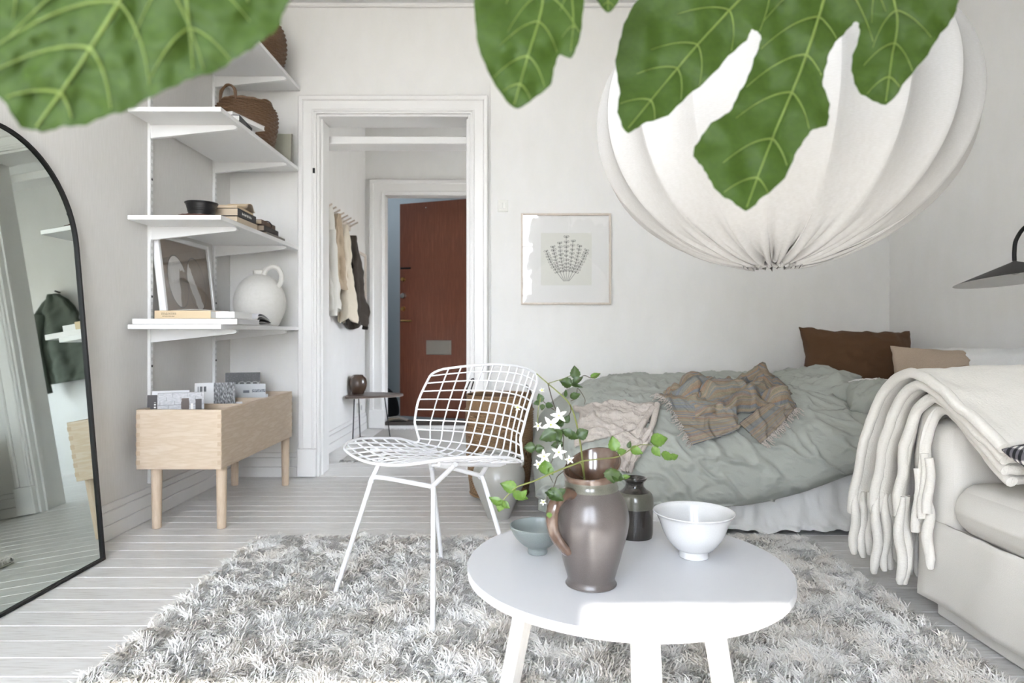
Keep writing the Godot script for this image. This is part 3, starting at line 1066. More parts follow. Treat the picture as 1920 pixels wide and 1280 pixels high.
# ---------------------------------------------------------------- wire chair
func shell(l: float, v: float, org: Vector3, fw: Vector3, lat: Vector3) -> Vector3:
	var f := curve([Vector2(0, 0.40), Vector2(0.14, 0.285), Vector2(0.30, 0.145), Vector2(0.43, 0.03), Vector2(0.52, -0.035), Vector2(0.62, -0.07), Vector2(0.80, -0.115), Vector2(1.0, -0.165)], v)
	var h := curve([Vector2(0, 0.466), Vector2(0.14, 0.462), Vector2(0.30, 0.442), Vector2(0.43, 0.428), Vector2(0.52, 0.448), Vector2(0.62, 0.51), Vector2(0.80, 0.628), Vector2(1.0, 0.738)], v)
	var s := l / 0.265
	var seat := clampf((0.58 - v) / 0.22, 0.0, 1.0)
	var back := clampf((v - 0.42) / 0.22, 0.0, 1.0)
	h += s * s * (0.040 * seat) - s * s * 0.028 * clampf((v - 0.75) / 0.25, 0, 1)
	f += s * s * (0.105 * back) - s * s * 0.05 * clampf((0.18 - v) / 0.18, 0, 1)
	return org + fw * f + lat * l + Vector3(0, h, 0)

func shell_half(v: float) -> float:
	var w := curve([Vector2(0, 0.215), Vector2(0.2, 0.255), Vector2(0.4, 0.265), Vector2(0.55, 0.255), Vector2(0.75, 0.268), Vector2(1.0, 0.262)], v)
	for e in [[v, 0.10, 2.2], [1.0 - v, 0.075, 2.6]]:
		if e[0] < e[1]:
			var k: float = 1.0 - e[0] / e[1]
			w *= lerpf(1.0, 0.80 if e[1] > 0.08 else 0.88, pow(k, e[2]))
	return w

func wire_chair() -> void:
	var fw := Vector3(-0.68, 0, 0.73).normalized()
	var lat := Vector3(0.73, 0, 0.68).normalized()
	var org := Vector3(-0.147, 0.0, -2.256)
	var m: Material = mats.white_wire
	var t := thing("wire_chair", "white wire mesh chair with rod legs standing on the shaggy rug", "chair", Vector3(-0.27, 0, -2.23))
	# rim
	var rim := PackedVector3Array()
	var nv := 60
	for i in nv + 1:
		var v := float(i) / nv
		rim.append(shell(-shell_half(v), v, org, fw, lat))
	for i in range(1, 24):
		rim.append(shell(lerpf(-shell_half(1.0), shell_half(1.0), i / 24.0), 1.0, org, fw, lat))
	for i in nv + 1:
		var v := 1.0 - float(i) / nv
		rim.append(shell(shell_half(v), v, org, fw, lat))
	for i in range(1, 24):
		rim.append(shell(lerpf(shell_half(0.0), -shell_half(0.0), i / 24.0), 0.0, org, fw, lat))
	rim.append(rim[0])
	part("rim", MB.new().tube(rim, 0.0046, 0.0046, 8, false), m, t)
	# wires along
	for k in 11:
		var l := (k - 5) * 0.0425
		var pts := PackedVector3Array()
		for i in 49:
			var v := i / 48.0
			if shell_half(v) > absf(l) - 0.0001:
				pts.append(shell(l, v, org, fw, lat))
		if pts.size() > 4:
			part("wire", MB.new().tube(pts, 0.0029, 0.0029, 6), m, t)
	# wires across
	for k in range(1, 18):
		var v := k / 18.0
		var w := shell_half(v) + 0.003
		var pts := PackedVector3Array()
		for i in 21:
			pts.append(shell(lerpf(-w, w, i / 20.0), v, org, fw, lat) + Vector3(0, -0.003, 0))
		part("wire", MB.new().tube(pts, 0.0029, 0.0029, 6), m, t)
	# base: joints and feet read from the photograph
	var feet := [Vector3(-0.568, 0.008, -2.105), Vector3(-0.219, 0.008, -1.83), Vector3(-0.257, 0.008, -2.43), Vector3(0.014, 0.008, -2.16)]
	var joint := [Vector3(-0.4575, 0.375, -2.161), Vector3(-0.246, 0.375, -2.067), Vector3(-0.288, 0.375, -2.365), Vector3(-0.102, 0.375, -2.227)]
	for i in 4:
		part("leg", MB.new().tube(PackedVector3Array([feet[i], joint[i]]), 0.0078, 0.0078, 10), m, t)
	for e in [[0, 1], [2, 3]]:
		var a: Vector3 = joint[e[0]]
		var b: Vector3 = joint[e[1]]
		var d := (b - a).normalized()
		part("stretcher", MB.new().tube(smooth_path([a + Vector3(0, -0.012, 0), a + d * 0.022 + Vector3(0, 0.008, 0), b + Vector3(0, -0.004, 0)]), 0.0078, 0.0078, 10), m, t)
	var sv := [0.17, 0.20, 0.40, 0.46]
	var sl := [-0.13, 0.19, -0.17, 0.10]
	for i in 4:
		var top := shell(sl[i], sv[i], org, fw, lat) - Vector3(0, 0.012, 0)
		var dn: Vector3 = (joint[i] - top).normalized()
		part("strut", MB.new().tube(PackedVector3Array([joint[i] + dn * 0.018, top]), 0.0078, 0.0078, 10), m, t)
	# bars under the seat
	for s in [-0.17, 0.17]:
		var pts := PackedVector3Array()
		for i in 9:
			pts.append(shell(s, lerpf(0.14, 0.48, i / 8.0), org, fw, lat) - Vector3(0, 0.011, 0))
		part("seat_bar", MB.new().tube(pts, 0.007, 0.007, 8), m, t)

# ---------------------------------------------------------------- coffee table
const TC := Vector3(0.2235, 0.40, -1.302)

func coffee_table() -> void:
	var t := thing("coffee_table", "round white coffee table with three splayed wooden legs", "table", Vector3(TC.x, 0, TC.z))
	var r := 0.3105
	part("table_top", MB.new().lathe([Vector2(0, TABLE_H - 0.0165), Vector2(r - 0.0025, TABLE_H - 0.0165), Vector2(r, TABLE_H - 0.015), Vector2(r + 0.0005, TABLE_H - 0.0025), Vector2(r - 0.001, TABLE_H)], 128, Vector3(TC.x, 0, TC.z)).lathe([Vector2(r - 0.001, TABLE_H), Vector2(0, TABLE_H)], 128, Vector3(TC.x, 0, TC.z)), mats.table_laminate, t)
	for k in 3:
		var a := PI / 2 + TAU * k / 3.0 + 0.02
		var out := Vector3(cos(a), 0, sin(a))
		var top := Vector3(TC.x, TABLE_H - 0.017, TC.z) + out * 0.205
		var foot := Vector3(TC.x, 0.006, TC.z) + out * 0.285
		var up := (top - foot).normalized()
		var side := Vector3(-out.z, 0, out.x)
		var bs := Basis(side, up, side.cross(up))
		part("leg", MB.new().box((top + foot) / 2 - Vector3(0, 0.004, 0), Vector3(0.046, (top - foot).length(), 0.030), 0.004, bs), mats.white_ash, t)
	part("leg_hub", MB.new().lathe([Vector2(0, TABLE_H - 0.045), Vector2(0.20, TABLE_H - 0.045), Vector2(0.20, TABLE_H - 0.0166), Vector2(0, TABLE_H - 0.0166)], 6, Vector3(TC.x, 0, TC.z)), mats.white_ash, t)

# ---------------------------------------------------------------- sofa
func sofa() -> void:
	var x0 := 1.25
	var m: Material = mats.sofa_linen
	var z_end := 0.15      # near end, out of the frame
	var t := thing("sofa", "off-white linen slipcovered sofa along the right wall", "sofa", Vector3(1.7, 0, -1.0))
	var nz := noise(201, 5.0, FastNoiseLite.TYPE_SIMPLEX_SMOOTH, 3)
	var skirt := func(xf: float, y0: float, y1: float, z0: float, z1: float, amp: float) -> MB:
		var b := MB.new()
		var pts := PackedVector3Array()
		var nu := 60
		var nv := 14
		for i in nu:
			for j in nv:
				var z := lerpf(z0, z1, i / (nu - 1.0))
				var y := lerpf(y0, y1, j / (nv - 1.0))
				pts.append(Vector3(xf + nz.get_noise_2d(z, y * 0.6) * amp, y, z))
		b.sheet(pts, nu, nv, -0.012)
		return b
	part("base", MB.new().span(Vector3(x0 + 0.012, 0.065, -2.0), Vector3(RIGHT - 0.03, 0.29, z_end), 0.012), m, t)
	part("plinth", MB.new().span(Vector3(x0 + 0.028, 0.006, -1.99), Vector3(RIGHT - 0.05, 0.07, z_end - 0.02), 0.006), m, t)
	part("front_cover", skirt.call(x0, 0.062, 0.30, -2.012, z_end, 0.010), m, t)
	# far arm: rounded top
	var arm := MB.new()
	arm.rbox(Vector3((x0 + RIGHT - 0.03) / 2 + 0.002, 0.33, -1.945), Vector3(RIGHT - 0.03 - x0 + 0.012, 0.54, 0.142), 0.055, 10)
	part("arm", arm, m, t)
	part("arm", MB.new().rbox(Vector3((x0 + RIGHT - 0.03) / 2, 0.33, z_end - 0.075), Vector3(RIGHT - 0.03 - x0, 0.54, 0.142), 0.055, 8), m, t)
	part("backrest", MB.new().rbox(Vector3(RIGHT - 0.14, 0.47, (-1.87 + z_end - 0.15) / 2), Vector3(0.20, 0.70, 1.87 + z_end - 0.15), 0.07, 8), m, t)
	part("seam", MB.new().tube(PackedVector3Array([Vector3(x0 - 0.006, 0.10, -1.888), Vector3(x0 - 0.008, 0.20, -1.886), Vector3(x0 - 0.006, 0.29, -1.885)]), 0.003, 0.003, 6), m, t)
	for k in 2:
		var za := -1.868 + k * 0.93
		var zb := za + 0.925
		var c := Vector3((x0 - 0.02 + RIGHT - 0.25) / 2, 0.363, (za + zb) / 2)
		var s := Vector3(RIGHT - 0.25 - x0 + 0.02, 0.138, zb - za)
		var cu := part("seat_cushion", MB.new().rbox(c, s, 0.058, 12, Basis(), 0.018), m, t)
		# piping round the upper edge
		var loop := PackedVector3Array()
		var hx := s.x / 2 - 0.002
		var hz := s.z / 2 - 0.002
		for q in 49:
			var a := TAU * q / 48.0
			var px := signf(cos(a)) * pow(absf(cos(a)), 0.18)
			var pz := signf(sin(a)) * pow(absf(sin(a)), 0.18)
			loop.append(c + Vector3(px * hx, 0.020, pz * hz))
		part("piping", MB.new().tube(loop, 0.0045, 0.0045, 6, false), m, cu)
	var ck := MB.new()
	ck.with_uv = true
	var b2 := Basis(Vector3(0, 0, 1), -0.16) * Basis(Vector3.RIGHT, -PI / 2 + 0.10) * Basis(Vector3(0, 0, 1), 0.12)
	soft_cushion(ck, Vector3(1.325, 0.535, -1.385), 0.35, 0.35, 0.075, b2, 5)
	var im := Image.create(96, 96, false, Image.FORMAT_RGB8)
	for y in 96:
		for x in 96:
			var k := int((x / 4) % 2 == 0) + int((y / 4) % 2 == 0)
			im.set_pixel(x, y, [Color(0.90, 0.89, 0.87), Color(0.40, 0.39, 0.41), Color(0.06, 0.06, 0.075)][k])
	mat("gingham", Color(1, 1, 1), 0.9, {"albedo_texture": ImageTexture.create_from_image(im), "uv1_scale": Vector3(2, 2, 2)})
	solo("gingham_cushion", ck, mats.gingham, "black and white gingham cushion on the sofa seat", "cushion", Vector3(1.325, 0.46, -1.385))
	wool_throw()

func soft_cushion(b: MB, c: Vector3, w: float, h: float, th: float, bs: Basis, seed_: int, crease := 0.006, n := 30) -> void:
	var nz := noise(seed_, 1.0, FastNoiseLite.TYPE_SIMPLEX_SMOOTH, 3)
	for s in [1.0, -1.0]:
		var pts := PackedVector3Array()
		var uvs := PackedVector2Array()
		for i in n + 1:
			for j in n + 1:
				var a := sin((-1.0 + 2.0 * i / n) * PI / 2)
				var d := sin((-1.0 + 2.0 * j / n) * PI / 2)
				var e := pow(maxf(0.0, (1.0 - a * a) * (1.0 - d * d)), 0.42)
				var x := a * w / 2 * (1.0 - 0.09 * (1.0 - d * d) * a * a)
				var y := d * h / 2 * (1.0 - 0.09 * (1.0 - a * a) * d * d)
				var z: float = s * th * e
				var k := nz.get_noise_3d(x * 16.0, y * 16.0, s * 3.0) * crease * 2.0 + nz.get_noise_3d(x * 5.0, y * 5.0, 20.0 + s) * crease * 3.0
				z += s * k * e
				x += nz.get_noise_2d(y * 10.0, 7.0) * crease * absf(a)
				y += nz.get_noise_2d(x * 10.0, 17.0) * crease * absf(d)
				pts.append(c + bs * Vector3(x, y, z))
				uvs.append(Vector2(x / w + 0.5, 0.5 - y / h))
		b.grid(pts, n + 1, n + 1, false, false, s < 0, uvs)

func wool_throw() -> void:
	var m: Material = mats.wool_cream
	var t := thing("wool_throw", "thick cream wool throw with rope tassels hung over the sofa arm", "throw", Vector3(1.3, 0.6, -2.0))
	var inner := [Vector2(1.93, 0.30), Vector2(1.93, 0.40), Vector2(1.915, 0.52), Vector2(1.89, 0.59), Vector2(1.845, 0.625), Vector2(1.785, 0.60), Vector2(1.70, 0.540), Vector2(1.61, 0.478)]
	var mid := [Vector2(2.055, 0.28), Vector2(2.05, 0.40), Vector2(2.045, 0.52), Vector2(2.02, 0.61), Vector2(1.945, 0.640), Vector2(1.86, 0.618), Vector2(1.74, 0.550), Vector2(1.63, 0.478)]
	var outer := [Vector2(2.26, 0.24), Vector2(2.215, 0.40), Vector2(2.13, 0.575), Vector2(2.055, 0.665), Vector2(1.95, 0.722), Vector2(1.86, 0.712), Vector2(1.73, 0.652), Vector2(1.57, 0.570)]
	var nz := noise(211, 6.0, FastNoiseLite.TYPE_SIMPLEX_SMOOTH, 3)
	var place := func(layer: float, v: float, x: float) -> Vector3:
		# nearer the front edge the inner layers curl round the arm's end
		var near := clampf((1.27 - x) / 0.06, 0.0, 1.0)
		var s := v * 7.0
		var i := clampi(int(s), 0, 6)
		var f := s - i
		var pick := func(a: Array) -> Vector2:
			return (a[i] as Vector2).cubic_interpolate(a[i + 1], a[maxi(i - 1, 0)], a[mini(i + 2, 7)], f)
		var pin: Vector2 = pick.call(inner)
		var pmd: Vector2 = pick.call(mid)
		var pout: Vector2 = pick.call(outer)
		var base := pmd.lerp(pin, near)
		var p := base.lerp(pout, layer)
		return Vector3(x, p.y, -p.x)
	for k in 4:
		var layer := k / 3.0
		var xs: float = [1.215, 1.195, 1.180, 1.165][k]
		var nu := 36
		var nv := 46
		var pts := PackedVector3Array()
		for i in nu:
			var u := pow(i / (nu - 1.0), 1.6)
			for j in nv:
				var v := j / (nv - 1.0)
				var x := lerpf(xs, 2.10, u)
				if v < 0.25:
					x += sin(v * 40.0 + k) * 0.004
				var p: Vector3 = place.call(layer, v, x)
				p.y += nz.get_noise_3d(p.x * 1.5, p.z * 1.5, k * 3.0) * 0.009
				p.z += nz.get_noise_3d(p.x * 2.0, p.y * 1.2, k * 5.0 + 9.0) * 0.010
				if k == 3 and v > 0.25:
					p.y += clampf((x - 1.18) / 0.25, 0, 1) * 0.012
				pts.append(p)
		var fold := MB.new()
		fold.sheet(pts, nu, nv, 0.021)
		# rolled front edge
		var edge := PackedVector3Array()
		for j in nv:
			edge.append(pts[j] + (pts[nv + j] - pts[j]) * 0.2 - Vector3(0, 0.0, 0))
		var out := PackedVector3Array()
		for j in nv:
			var tn := (edge[mini(j + 1, nv - 1)] - edge[maxi(j - 1, 0)]).normalized()
			var q := tn.cross(Vector3.RIGHT).normalized()
			out.append(edge[j] + q * 0.0105)
		fold.tube(out, 0.0155, 0.0145, 10)
		part("fold", fold, m, t)
	# rope tassels below the hem of each layer
	var rng := RandomNumberGenerator.new()
	rng.seed = 77
	for k in 4:
		var layer := k / 3.0
		var xs: float = [1.215, 1.195, 1.180, 1.165][k]
		for q in 8:
			var x := xs + q * 0.025 + rng.randf_range(-0.006, 0.006)
			var top: Vector3 = place.call(layer, 0.02, x)
			var yt := top.y + 0.06
			var yb := 0.075 + rng.randf_range(0.0, 0.05) + (0.09 if k == 0 else 0.0)
			var path := PackedVector3Array()
			for i in 12:
				var s := i / 11.0
				path.append(Vector3(x + sin(s * 9.0 + k + q) * 0.004, lerpf(yt, yb, s), top.z + s * rng.randf_range(-0.002, 0.002) - 0.012 * s * layer + sin(s * 7.0 + k * 2.0 + q) * 0.005 + 0.010))
			path.append(path[11] + Vector3(0.002, -0.010, 0))
			var fat := PackedFloat32Array()
			for i in path.size():
				fat.append(curve([Vector2(0, 0.007), Vector2(2.5, 0.0125), Vector2(5, 0.0155), Vector2(10, 0.0140), Vector2(12, 0.0085)], i))
			var rope := MB.new().tube(path, 0.0155, 0.0120, 9, true, 1.0, fat)
			part("tassel", rope, m, t)
	for e in [[1.935, 0.50, 0.31], [1.912, 0.49, 0.33], [1.965, 0.45, 0.26]]:
		var path := PackedVector3Array()
		for i in 10:
			var s := i / 9.0
			path.append(Vector3(1.205 + sin(s * 5.0) * 0.004, lerpf(e[1], e[2], s), -e[0] + sin(s * 6.0) * 0.004))
		part("tassel", MB.new().tube(path, 0.012, 0.014, 8), m, t)

# ---------------------------------------------------------------- bed
var crease_noise: FastNoiseLite
var lump_noise: FastNoiseLite

func duvet_pt(x: float, t: float, fine := true) -> Vector3:
	var d := curve([Vector2(0, 3.88), Vector2(0.12, 3.80), Vector2(0.25, 3.60), Vector2(0.40, 3.30), Vector2(0.52, 3.05), Vector2(0.62, 2.88), Vector2(0.70, 2.765), Vector2(0.80, 2.705), Vector2(0.92, 2.70), Vector2(1.0, 2.745)], t)
	var h := curve([Vector2(0, 0.50), Vector2(0.12, 0.595), Vector2(0.25, 0.635), Vector2(0.40, 0.618), Vector2(0.52, 0.578), Vector2(0.62, 0.520), Vector2(0.70, 0.43), Vector2(0.80, 0.32), Vector2(0.92, 0.20), Vector2(1.0, 0.14)], t)
	# hem rises to the right
	var hb := curve([Vector2(0.1, 0.13), Vector2(0.95, 0.135), Vector2(1.2, 0.19), Vector2(1.45, 0.28), Vector2(1.7, 0.36), Vector2(2.2, 0.42)], x)
	if h < 0.52:
		h = lerpf(hb, 0.52, (h - 0.14) / 0.38)
	# rounded foot end
	var k := clampf((x - 0.10) / 0.62, 0.0, 1.0)
	var c := pow(1.0 - pow(1.0 - k, 2.4), 0.5)
	h = 0.15 + (h - 0.15) * lerpf(0.12, 1.0, c)
	d = lerpf(3.32 + (d - 3.32) * 0.80, d, c)
	if x > 1.25 and t < 0.62:
		h -= 0.045 * clampf((x - 1.25) / 0.5, 0, 1)
	if fine:
		var big := lump_noise.get_noise_3d(x * 1.6, d * 2.0, h * 2.0)
		var w := absf(crease_noise.get_noise_3d(x * 5.0 + h * 3.0, d * 4.0, h * 4.5))
		var w2 := absf(crease_noise.get_noise_3d(x * 12.0 - h * 9.0 + 50.0, d * 9.0, h * 10.0))
		var amp := clampf(t / 0.45, 0.25, 1.0)
		var q := (big * 0.028 + (0.16 - minf(w, 0.16)) * 0.13 + (0.13 - minf(w2, 0.13)) * 0.06) * amp
		var face := clampf((t - 0.45) / 0.3, 0.0, 1.0)
		d -= q * lerpf(0.15, 0.9, face)
		h += q * lerpf(0.95, 0.25, face) * (0.5 + 0.5 * c)
	return Vector3(x, h, -d)

func duvet_find(px: float, py: float) -> Vector2:
	var best := Vector2(0.5, 0.5)
	var e := 1e9
	for i in 90:
		for j in 70:
			var x := lerpf(0.11, 2.1, i / 89.0)
			var t := lerpf(0.02, 0.98, j / 69.0)
			var p := duvet_pt(x, t, false)
			var q := Vector2(CX + p.x * FOC / -p.z, CY + (EYE_H - p.y) * FOC / -p.z)
			var dd := q.distance_squared_to(Vector2(px, py)) - t * 4.0
			if dd < e:
				e = dd
				best = Vector2(x, t)
	return best

# a cloth lying on the duvet between four corners given as pixels (going round), with folds
func on_duvet(c: Array, nu: int, nv: int, thick: float, lift: Callable) -> PackedVector3Array:
	var q := []
	for k in c:
		q.append(duvet_find(k.x, k.y))
	var pts := PackedVector3Array()
	for i in nu:
		for j in nv:
			var u := i / (nu - 1.0)
			var v := j / (nv - 1.0)
			var s: Vector2 = (q[0] as Vector2).lerp(q[1], u).lerp((q[3] as Vector2).lerp(q[2], u), v)
			var wob: Vector3 = lift.call(u, v)
			var p := duvet_pt(s.x + wob.y, clampf(s.y + wob.z, 0.0, 1.0))
			var a := duvet_pt(s.x + 0.02, s.y, false) - duvet_pt(s.x - 0.02, s.y, false)
			var b := duvet_pt(s.x, minf(s.y + 0.02, 1.0), false) - duvet_pt(s.x, maxf(s.y - 0.02, 0.0), false)
			var n := b.cross(a).normalized()
			pts.append(p + n * (thick + 0.006 + wob.x))
	return pts

func bed() -> void:
	crease_noise = noise(301, 1.0, FastNoiseLite.TYPE_SIMPLEX_SMOOTH, 2)
	lump_noise = noise(302, 1.0, FastNoiseLite.TYPE_SIMPLEX_SMOOTH, 2)
	var bed_t := thing("bed", "low bed with white bed linen pushed into the room corner", "bed", Vector3(1.2, 0, -3.35))
	part("base", MB.new().span(Vector3(0.34, 0.02, -3.88), Vector3(RIGHT - 0.03, 0.19, -2.90), 0.01), mats.white_linen, bed_t)
	part("mattress", MB.new().rbox(Vector3((0.50 + RIGHT - 0.03) / 2, 0.30, -3.37), Vector3(RIGHT - 0.03 - 0.50, 0.22, 0.96), 0.07, 10), mats.white_linen, bed_t)
	# white sheet hanging to the floor along the front and round the foot end
	var nz := noise(303, 1.0, FastNoiseLite.TYPE_SIMPLEX_SMOOTH, 3)
	var nu := 170
	var nv := 18
	var pts := PackedVector3Array()
	for i in nu:
		var s := i / (nu - 1.0)
		for j in nv:
			var v := j / (nv - 1.0)
			var base: Vector2
			var out: Vector2
			var L := s * 2.75
			if L < 0.75:
				base = Vector2(0.275, 3.65 - L)
				out = Vector2(-1, 0)
			elif L < 0.90:
				var a := (L - 0.75) / 0.15 * PI / 2
				base = Vector2(0.375 - cos(a) * 0.10, 2.92 - sin(a) * 0.10)
				out = Vector2(-cos(a), -sin(a))
			else:
				base = Vector2(0.375 + (L - 0.90), 2.82)
				out = Vector2(0, -1)
			var rip := nz.get_noise_2d(s * 34.0, v * 1.2) * 0.030 * (0.25 + v) + nz.get_noise_2d(s * 90.0, v * 5.0 + 30.0) * 0.008 + 0.03 * v * v + 0.02
			var y := lerpf(0.27 + 0.06 * s, 0.012, v) + (nz.get_noise_2d(s * 14.0, 99.0) * 0.02 + 0.008 if v > 0.9 else 0.0)
			var p := base + out * rip
			pts.append(Vector3(p.x, maxf(y, 0.006), -p.y))
	part("sheet", MB.new().sheet(pts, nu, nv, -0.004), mats.white_linen, bed_t)

	var dv := thing("duvet", "rumpled sage green linen duvet spread over the bed", "duvet", Vector3(1.1, 0.3, -3.3))
	var gx := 210
	var gt := 150
	var dp := PackedVector3Array()
	for i in gx:
		var u := i / (gx - 1.0)
		var x := 0.10 + 2.03 * (u * 0.80 + 0.20 * u * u)
		for j in gt:
			dp.append(duvet_pt(x, j / (gt - 1.0)))
	part("cover", MB.new().sheet(dp, gx, gt, -0.010), mats.sage_linen, dv)
	# turned-back end near the pillows: puffy crumpled rolls
	var rolls := [[Vector3(1.50, 0.575, -3.16), 0.40, 0.26, 0.075, 0.65, 31], [Vector3(1.66, 0.555, -2.93), 0.34, 0.28, 0.085, 0.30, 32], [Vector3(1.56, 0.60, -3.48), 0.44, 0.24, 0.065, 0.9, 33], [Vector3(1.38, 0.575, -3.36), 0.26, 0.16, 0.045, 1.3, 34]]
	for e in rolls:
		var b := MB.new()
		var bs := Basis(Vector3.UP, -(e[4] as float)) * Basis(Vector3.RIGHT, -PI / 2 + 0.25)
		soft_cushion(b, e[0], e[1], e[2], e[3], bs, e[5], 0.013, 48)
		part("turned_back_fold", b, mats.sage_linen, dv)
	# loose corner hanging at the foot end
	var lp := PackedVector3Array()
	for i in 14:
		for j in 10:
			var u := i / 13.0
			var v := j / 9.0
			lp.append(Vector3(0.125 + u * 0.10 + sin(v * 5.0) * 0.006, 0.27 - v * 0.20 - u * 0.03, -2.93 + u * 0.06 + sin(u * 13.0) * 0.010 * v - 0.10 * (1.0 - v)))
	part("hanging_corner", MB.new().sheet(lp, 14, 10, 0.004), mats.sage_linen, dv)

# ---------------------------------------------------------------- lamps
func pendant() -> void:
	var c := Vector3(0.552, 1.293, -1.40)
	var a := 0.368
	var bh := 0.296
	var t := thing("pendant_lamp", "large round pleated white linen pendant lamp hanging low", "lamp", c + Vector3(0, bh, 0))
	var n := 20
	var nz := noise(401, 1.0, FastNoiseLite.TYPE_SIMPLEX_SMOOTH, 2)
	var na := 13
	var nt := 44
	for g in n:
		var pts := PackedVector3Array()
		for i in na:
			var u := -1.0 + 2.0 * i / (na - 1)
			var phi := TAU * (g + 0.5 + u * 0.5) / n + 0.1
			for j in nt:
				var th := lerpf(-PI / 2 + 0.17, PI / 2 - 0.20, j / (nt - 1.0))
				var r := a * pow(cos(th), 0.96)
				var y := bh * sin(th)
				# cloth drawn in a little between the ribs, gathered towards the ends
				var open := cos(th)
				r *= 1.0 - 0.052 * (1.0 - u * u) * open
				var low := clampf((-th - 0.75) / 0.6, 0.0, 1.0)
				var gath := sin(u * 9.0 + g * 1.7) * 0.5 + sin(u * 4.0 + g * 2.3) * 0.7 + nz.get_noise_2d(g * 3.0 + u * 2.0, th) * 0.6
				y += gath * 0.011 * low
				r += gath * 0.007 * low
				pts.append(c + Vector3(cos(phi) * r, y, sin(phi) * r))
		part("fabric_panel", MB.new().sheet(pts, na, nt, 0.0022), mats.shade_linen, t)
	for g in n:
		var phi := TAU * g / n + 0.1
		var rp := PackedVector3Array()
		for j in 30:
			var th := lerpf(-PI / 2 + 0.17, PI / 2 - 0.20, j / 29.0)
			var r := a * pow(cos(th), 0.96) - 0.0005
			rp.append(c + Vector3(cos(phi) * r, bh * sin(th), sin(phi) * r))
		part("rib", MB.new().tube(rp, 0.0022, 0.0022, 6), mats.shade_linen, t)
	# puckered ring at the bottom
	var ring := PackedVector3Array()
	for k in 121:
		var p := TAU * k / 120.0
		var r := a * cos(-PI / 2 + 0.17) + sin(k * 2.1) * 0.003
		ring.append(c + Vector3(cos(p) * r, -bh * 0.985 + sin(k * 1.7) * 0.0035, sin(p) * r))
	part("gathered_edge", MB.new().tube(ring, 0.005, 0.005, 8, false), mats.shade_linen, t)
	part("cap", MB.new().lathe([Vector2(0.0, 0.0), Vector2(0.085, 0.0), Vector2(0.085, 0.004), Vector2(0.0, 0.012)], 24, c + Vector3(0, bh * 0.98, 0)), mats.white_plastic, t)
	part("socket", MB.new().lathe([Vector2(0.0, -0.10), Vector2(0.02, -0.10), Vector2(0.02, 0.0), Vector2(0.0, 0.0)], 16, c + Vector3(0, bh * 0.98, 0)), mats.white_plastic, t)
	part("bulb", MB.new().lathe([Vector2(0.0, -0.20), Vector2(0.022, -0.19), Vector2(0.03, -0.165), Vector2(0.022, -0.13), Vector2(0.014, -0.10)], 16, c + Vector3(0, bh * 0.98, 0)), mats.white_glaze, t)
	part("cord", MB.new().tube(PackedVector3Array([c + Vector3(0, bh, 0), Vector3(c.x, TOP - 0.03, c.z)]), 0.003, 0.003, 8), mats.white_plastic, t)
	part("ceiling_cup", MB.new().lathe([Vector2(0.0, -0.05), Vector2(0.03, -0.045), Vector2(0.05, 0.0), Vector2(0.0, 0.0)], 20, Vector3(c.x, TOP, c.z)), mats.white_plastic, t)

func wall_lamp() -> void:
	var d := 2.60
	var apex := at(1902, 489, d)
	var t := thing("wall_lamp", "black cone wall lamp with a curved arm over the sofa end", "lamp", Vector3(RIGHT, apex.y, -d))
	var h := 0.074
	var r := 0.212
	# cone tipped a little towards the room
	var bs := Basis(Vector3(1, 0, 0), -0.10) * Basis(Vector3(0, 0, 1), 0.06)
	var pts := PackedVector3Array()
	var prof := [Vector2(0.004, 0.0), Vector2(0.016, -0.006), Vector2(r, -h)]
	for i in 64:
		var a := TAU * i / 64.0
		for p in prof:
			pts.append(apex + bs * Vector3(cos(a) * p.x, p.y, sin(a) * p.x))
	part("shade", MB.new().grid(pts, 64, 3, true, false, false), mats.black_paint, t)
	var ins := PackedVector3Array()
	for i in 64:
		var a := TAU * i / 64.0
		for p in [Vector2(r, -h), Vector2(r - 0.003, -h + 0.0005), Vector2(0.02, -0.012)]:
			ins.append(apex + bs * Vector3(cos(a) * p.x, p.y, sin(a) * p.x))
	part("shade_inside", MB.new().grid(ins, 64, 3, true, false, false), mats.paper_white, t)
	part("bulb", MB.new().lathe([Vector2(0.0, -0.055), Vector2(0.016, -0.05), Vector2(0.02, -0.038), Vector2(0.012, -0.016), Vector2(0.0, -0.012)], 14, apex), mats.white_glaze, t)
	var top := apex + Vector3(0.11, 0.155, 0)
	var path := [apex, apex + Vector3(0, 0.04, 0), apex + Vector3(0.008, 0.085, 0), apex + Vector3(0.045, 0.135, 0), top, Vector3(RIGHT - 0.06, apex.y + 0.145, -d), Vector3(RIGHT - 0.02, apex.y + 0.12, -d)]
	part("arm", MB.new().tube(smooth_path(path, 8), 0.0075, 0.0075, 12), mats.black_metal, t)
	part("wall_plate", MB.new().span(Vector3(RIGHT - 0.022, apex.y + 0.03, -d - 0.045), Vector3(RIGHT, apex.y + 0.20, -d + 0.045), 0.006), mats.black_metal, t)
# ---------------------------------------------------------------- small furniture and wall things
func smooth_profile(keys: Array, per := 5) -> Array:
	var out := []
	for p in smooth_2d(keys, per):
		out.append(Vector2(maxf(p.x, 0.0), p.y))
	return out

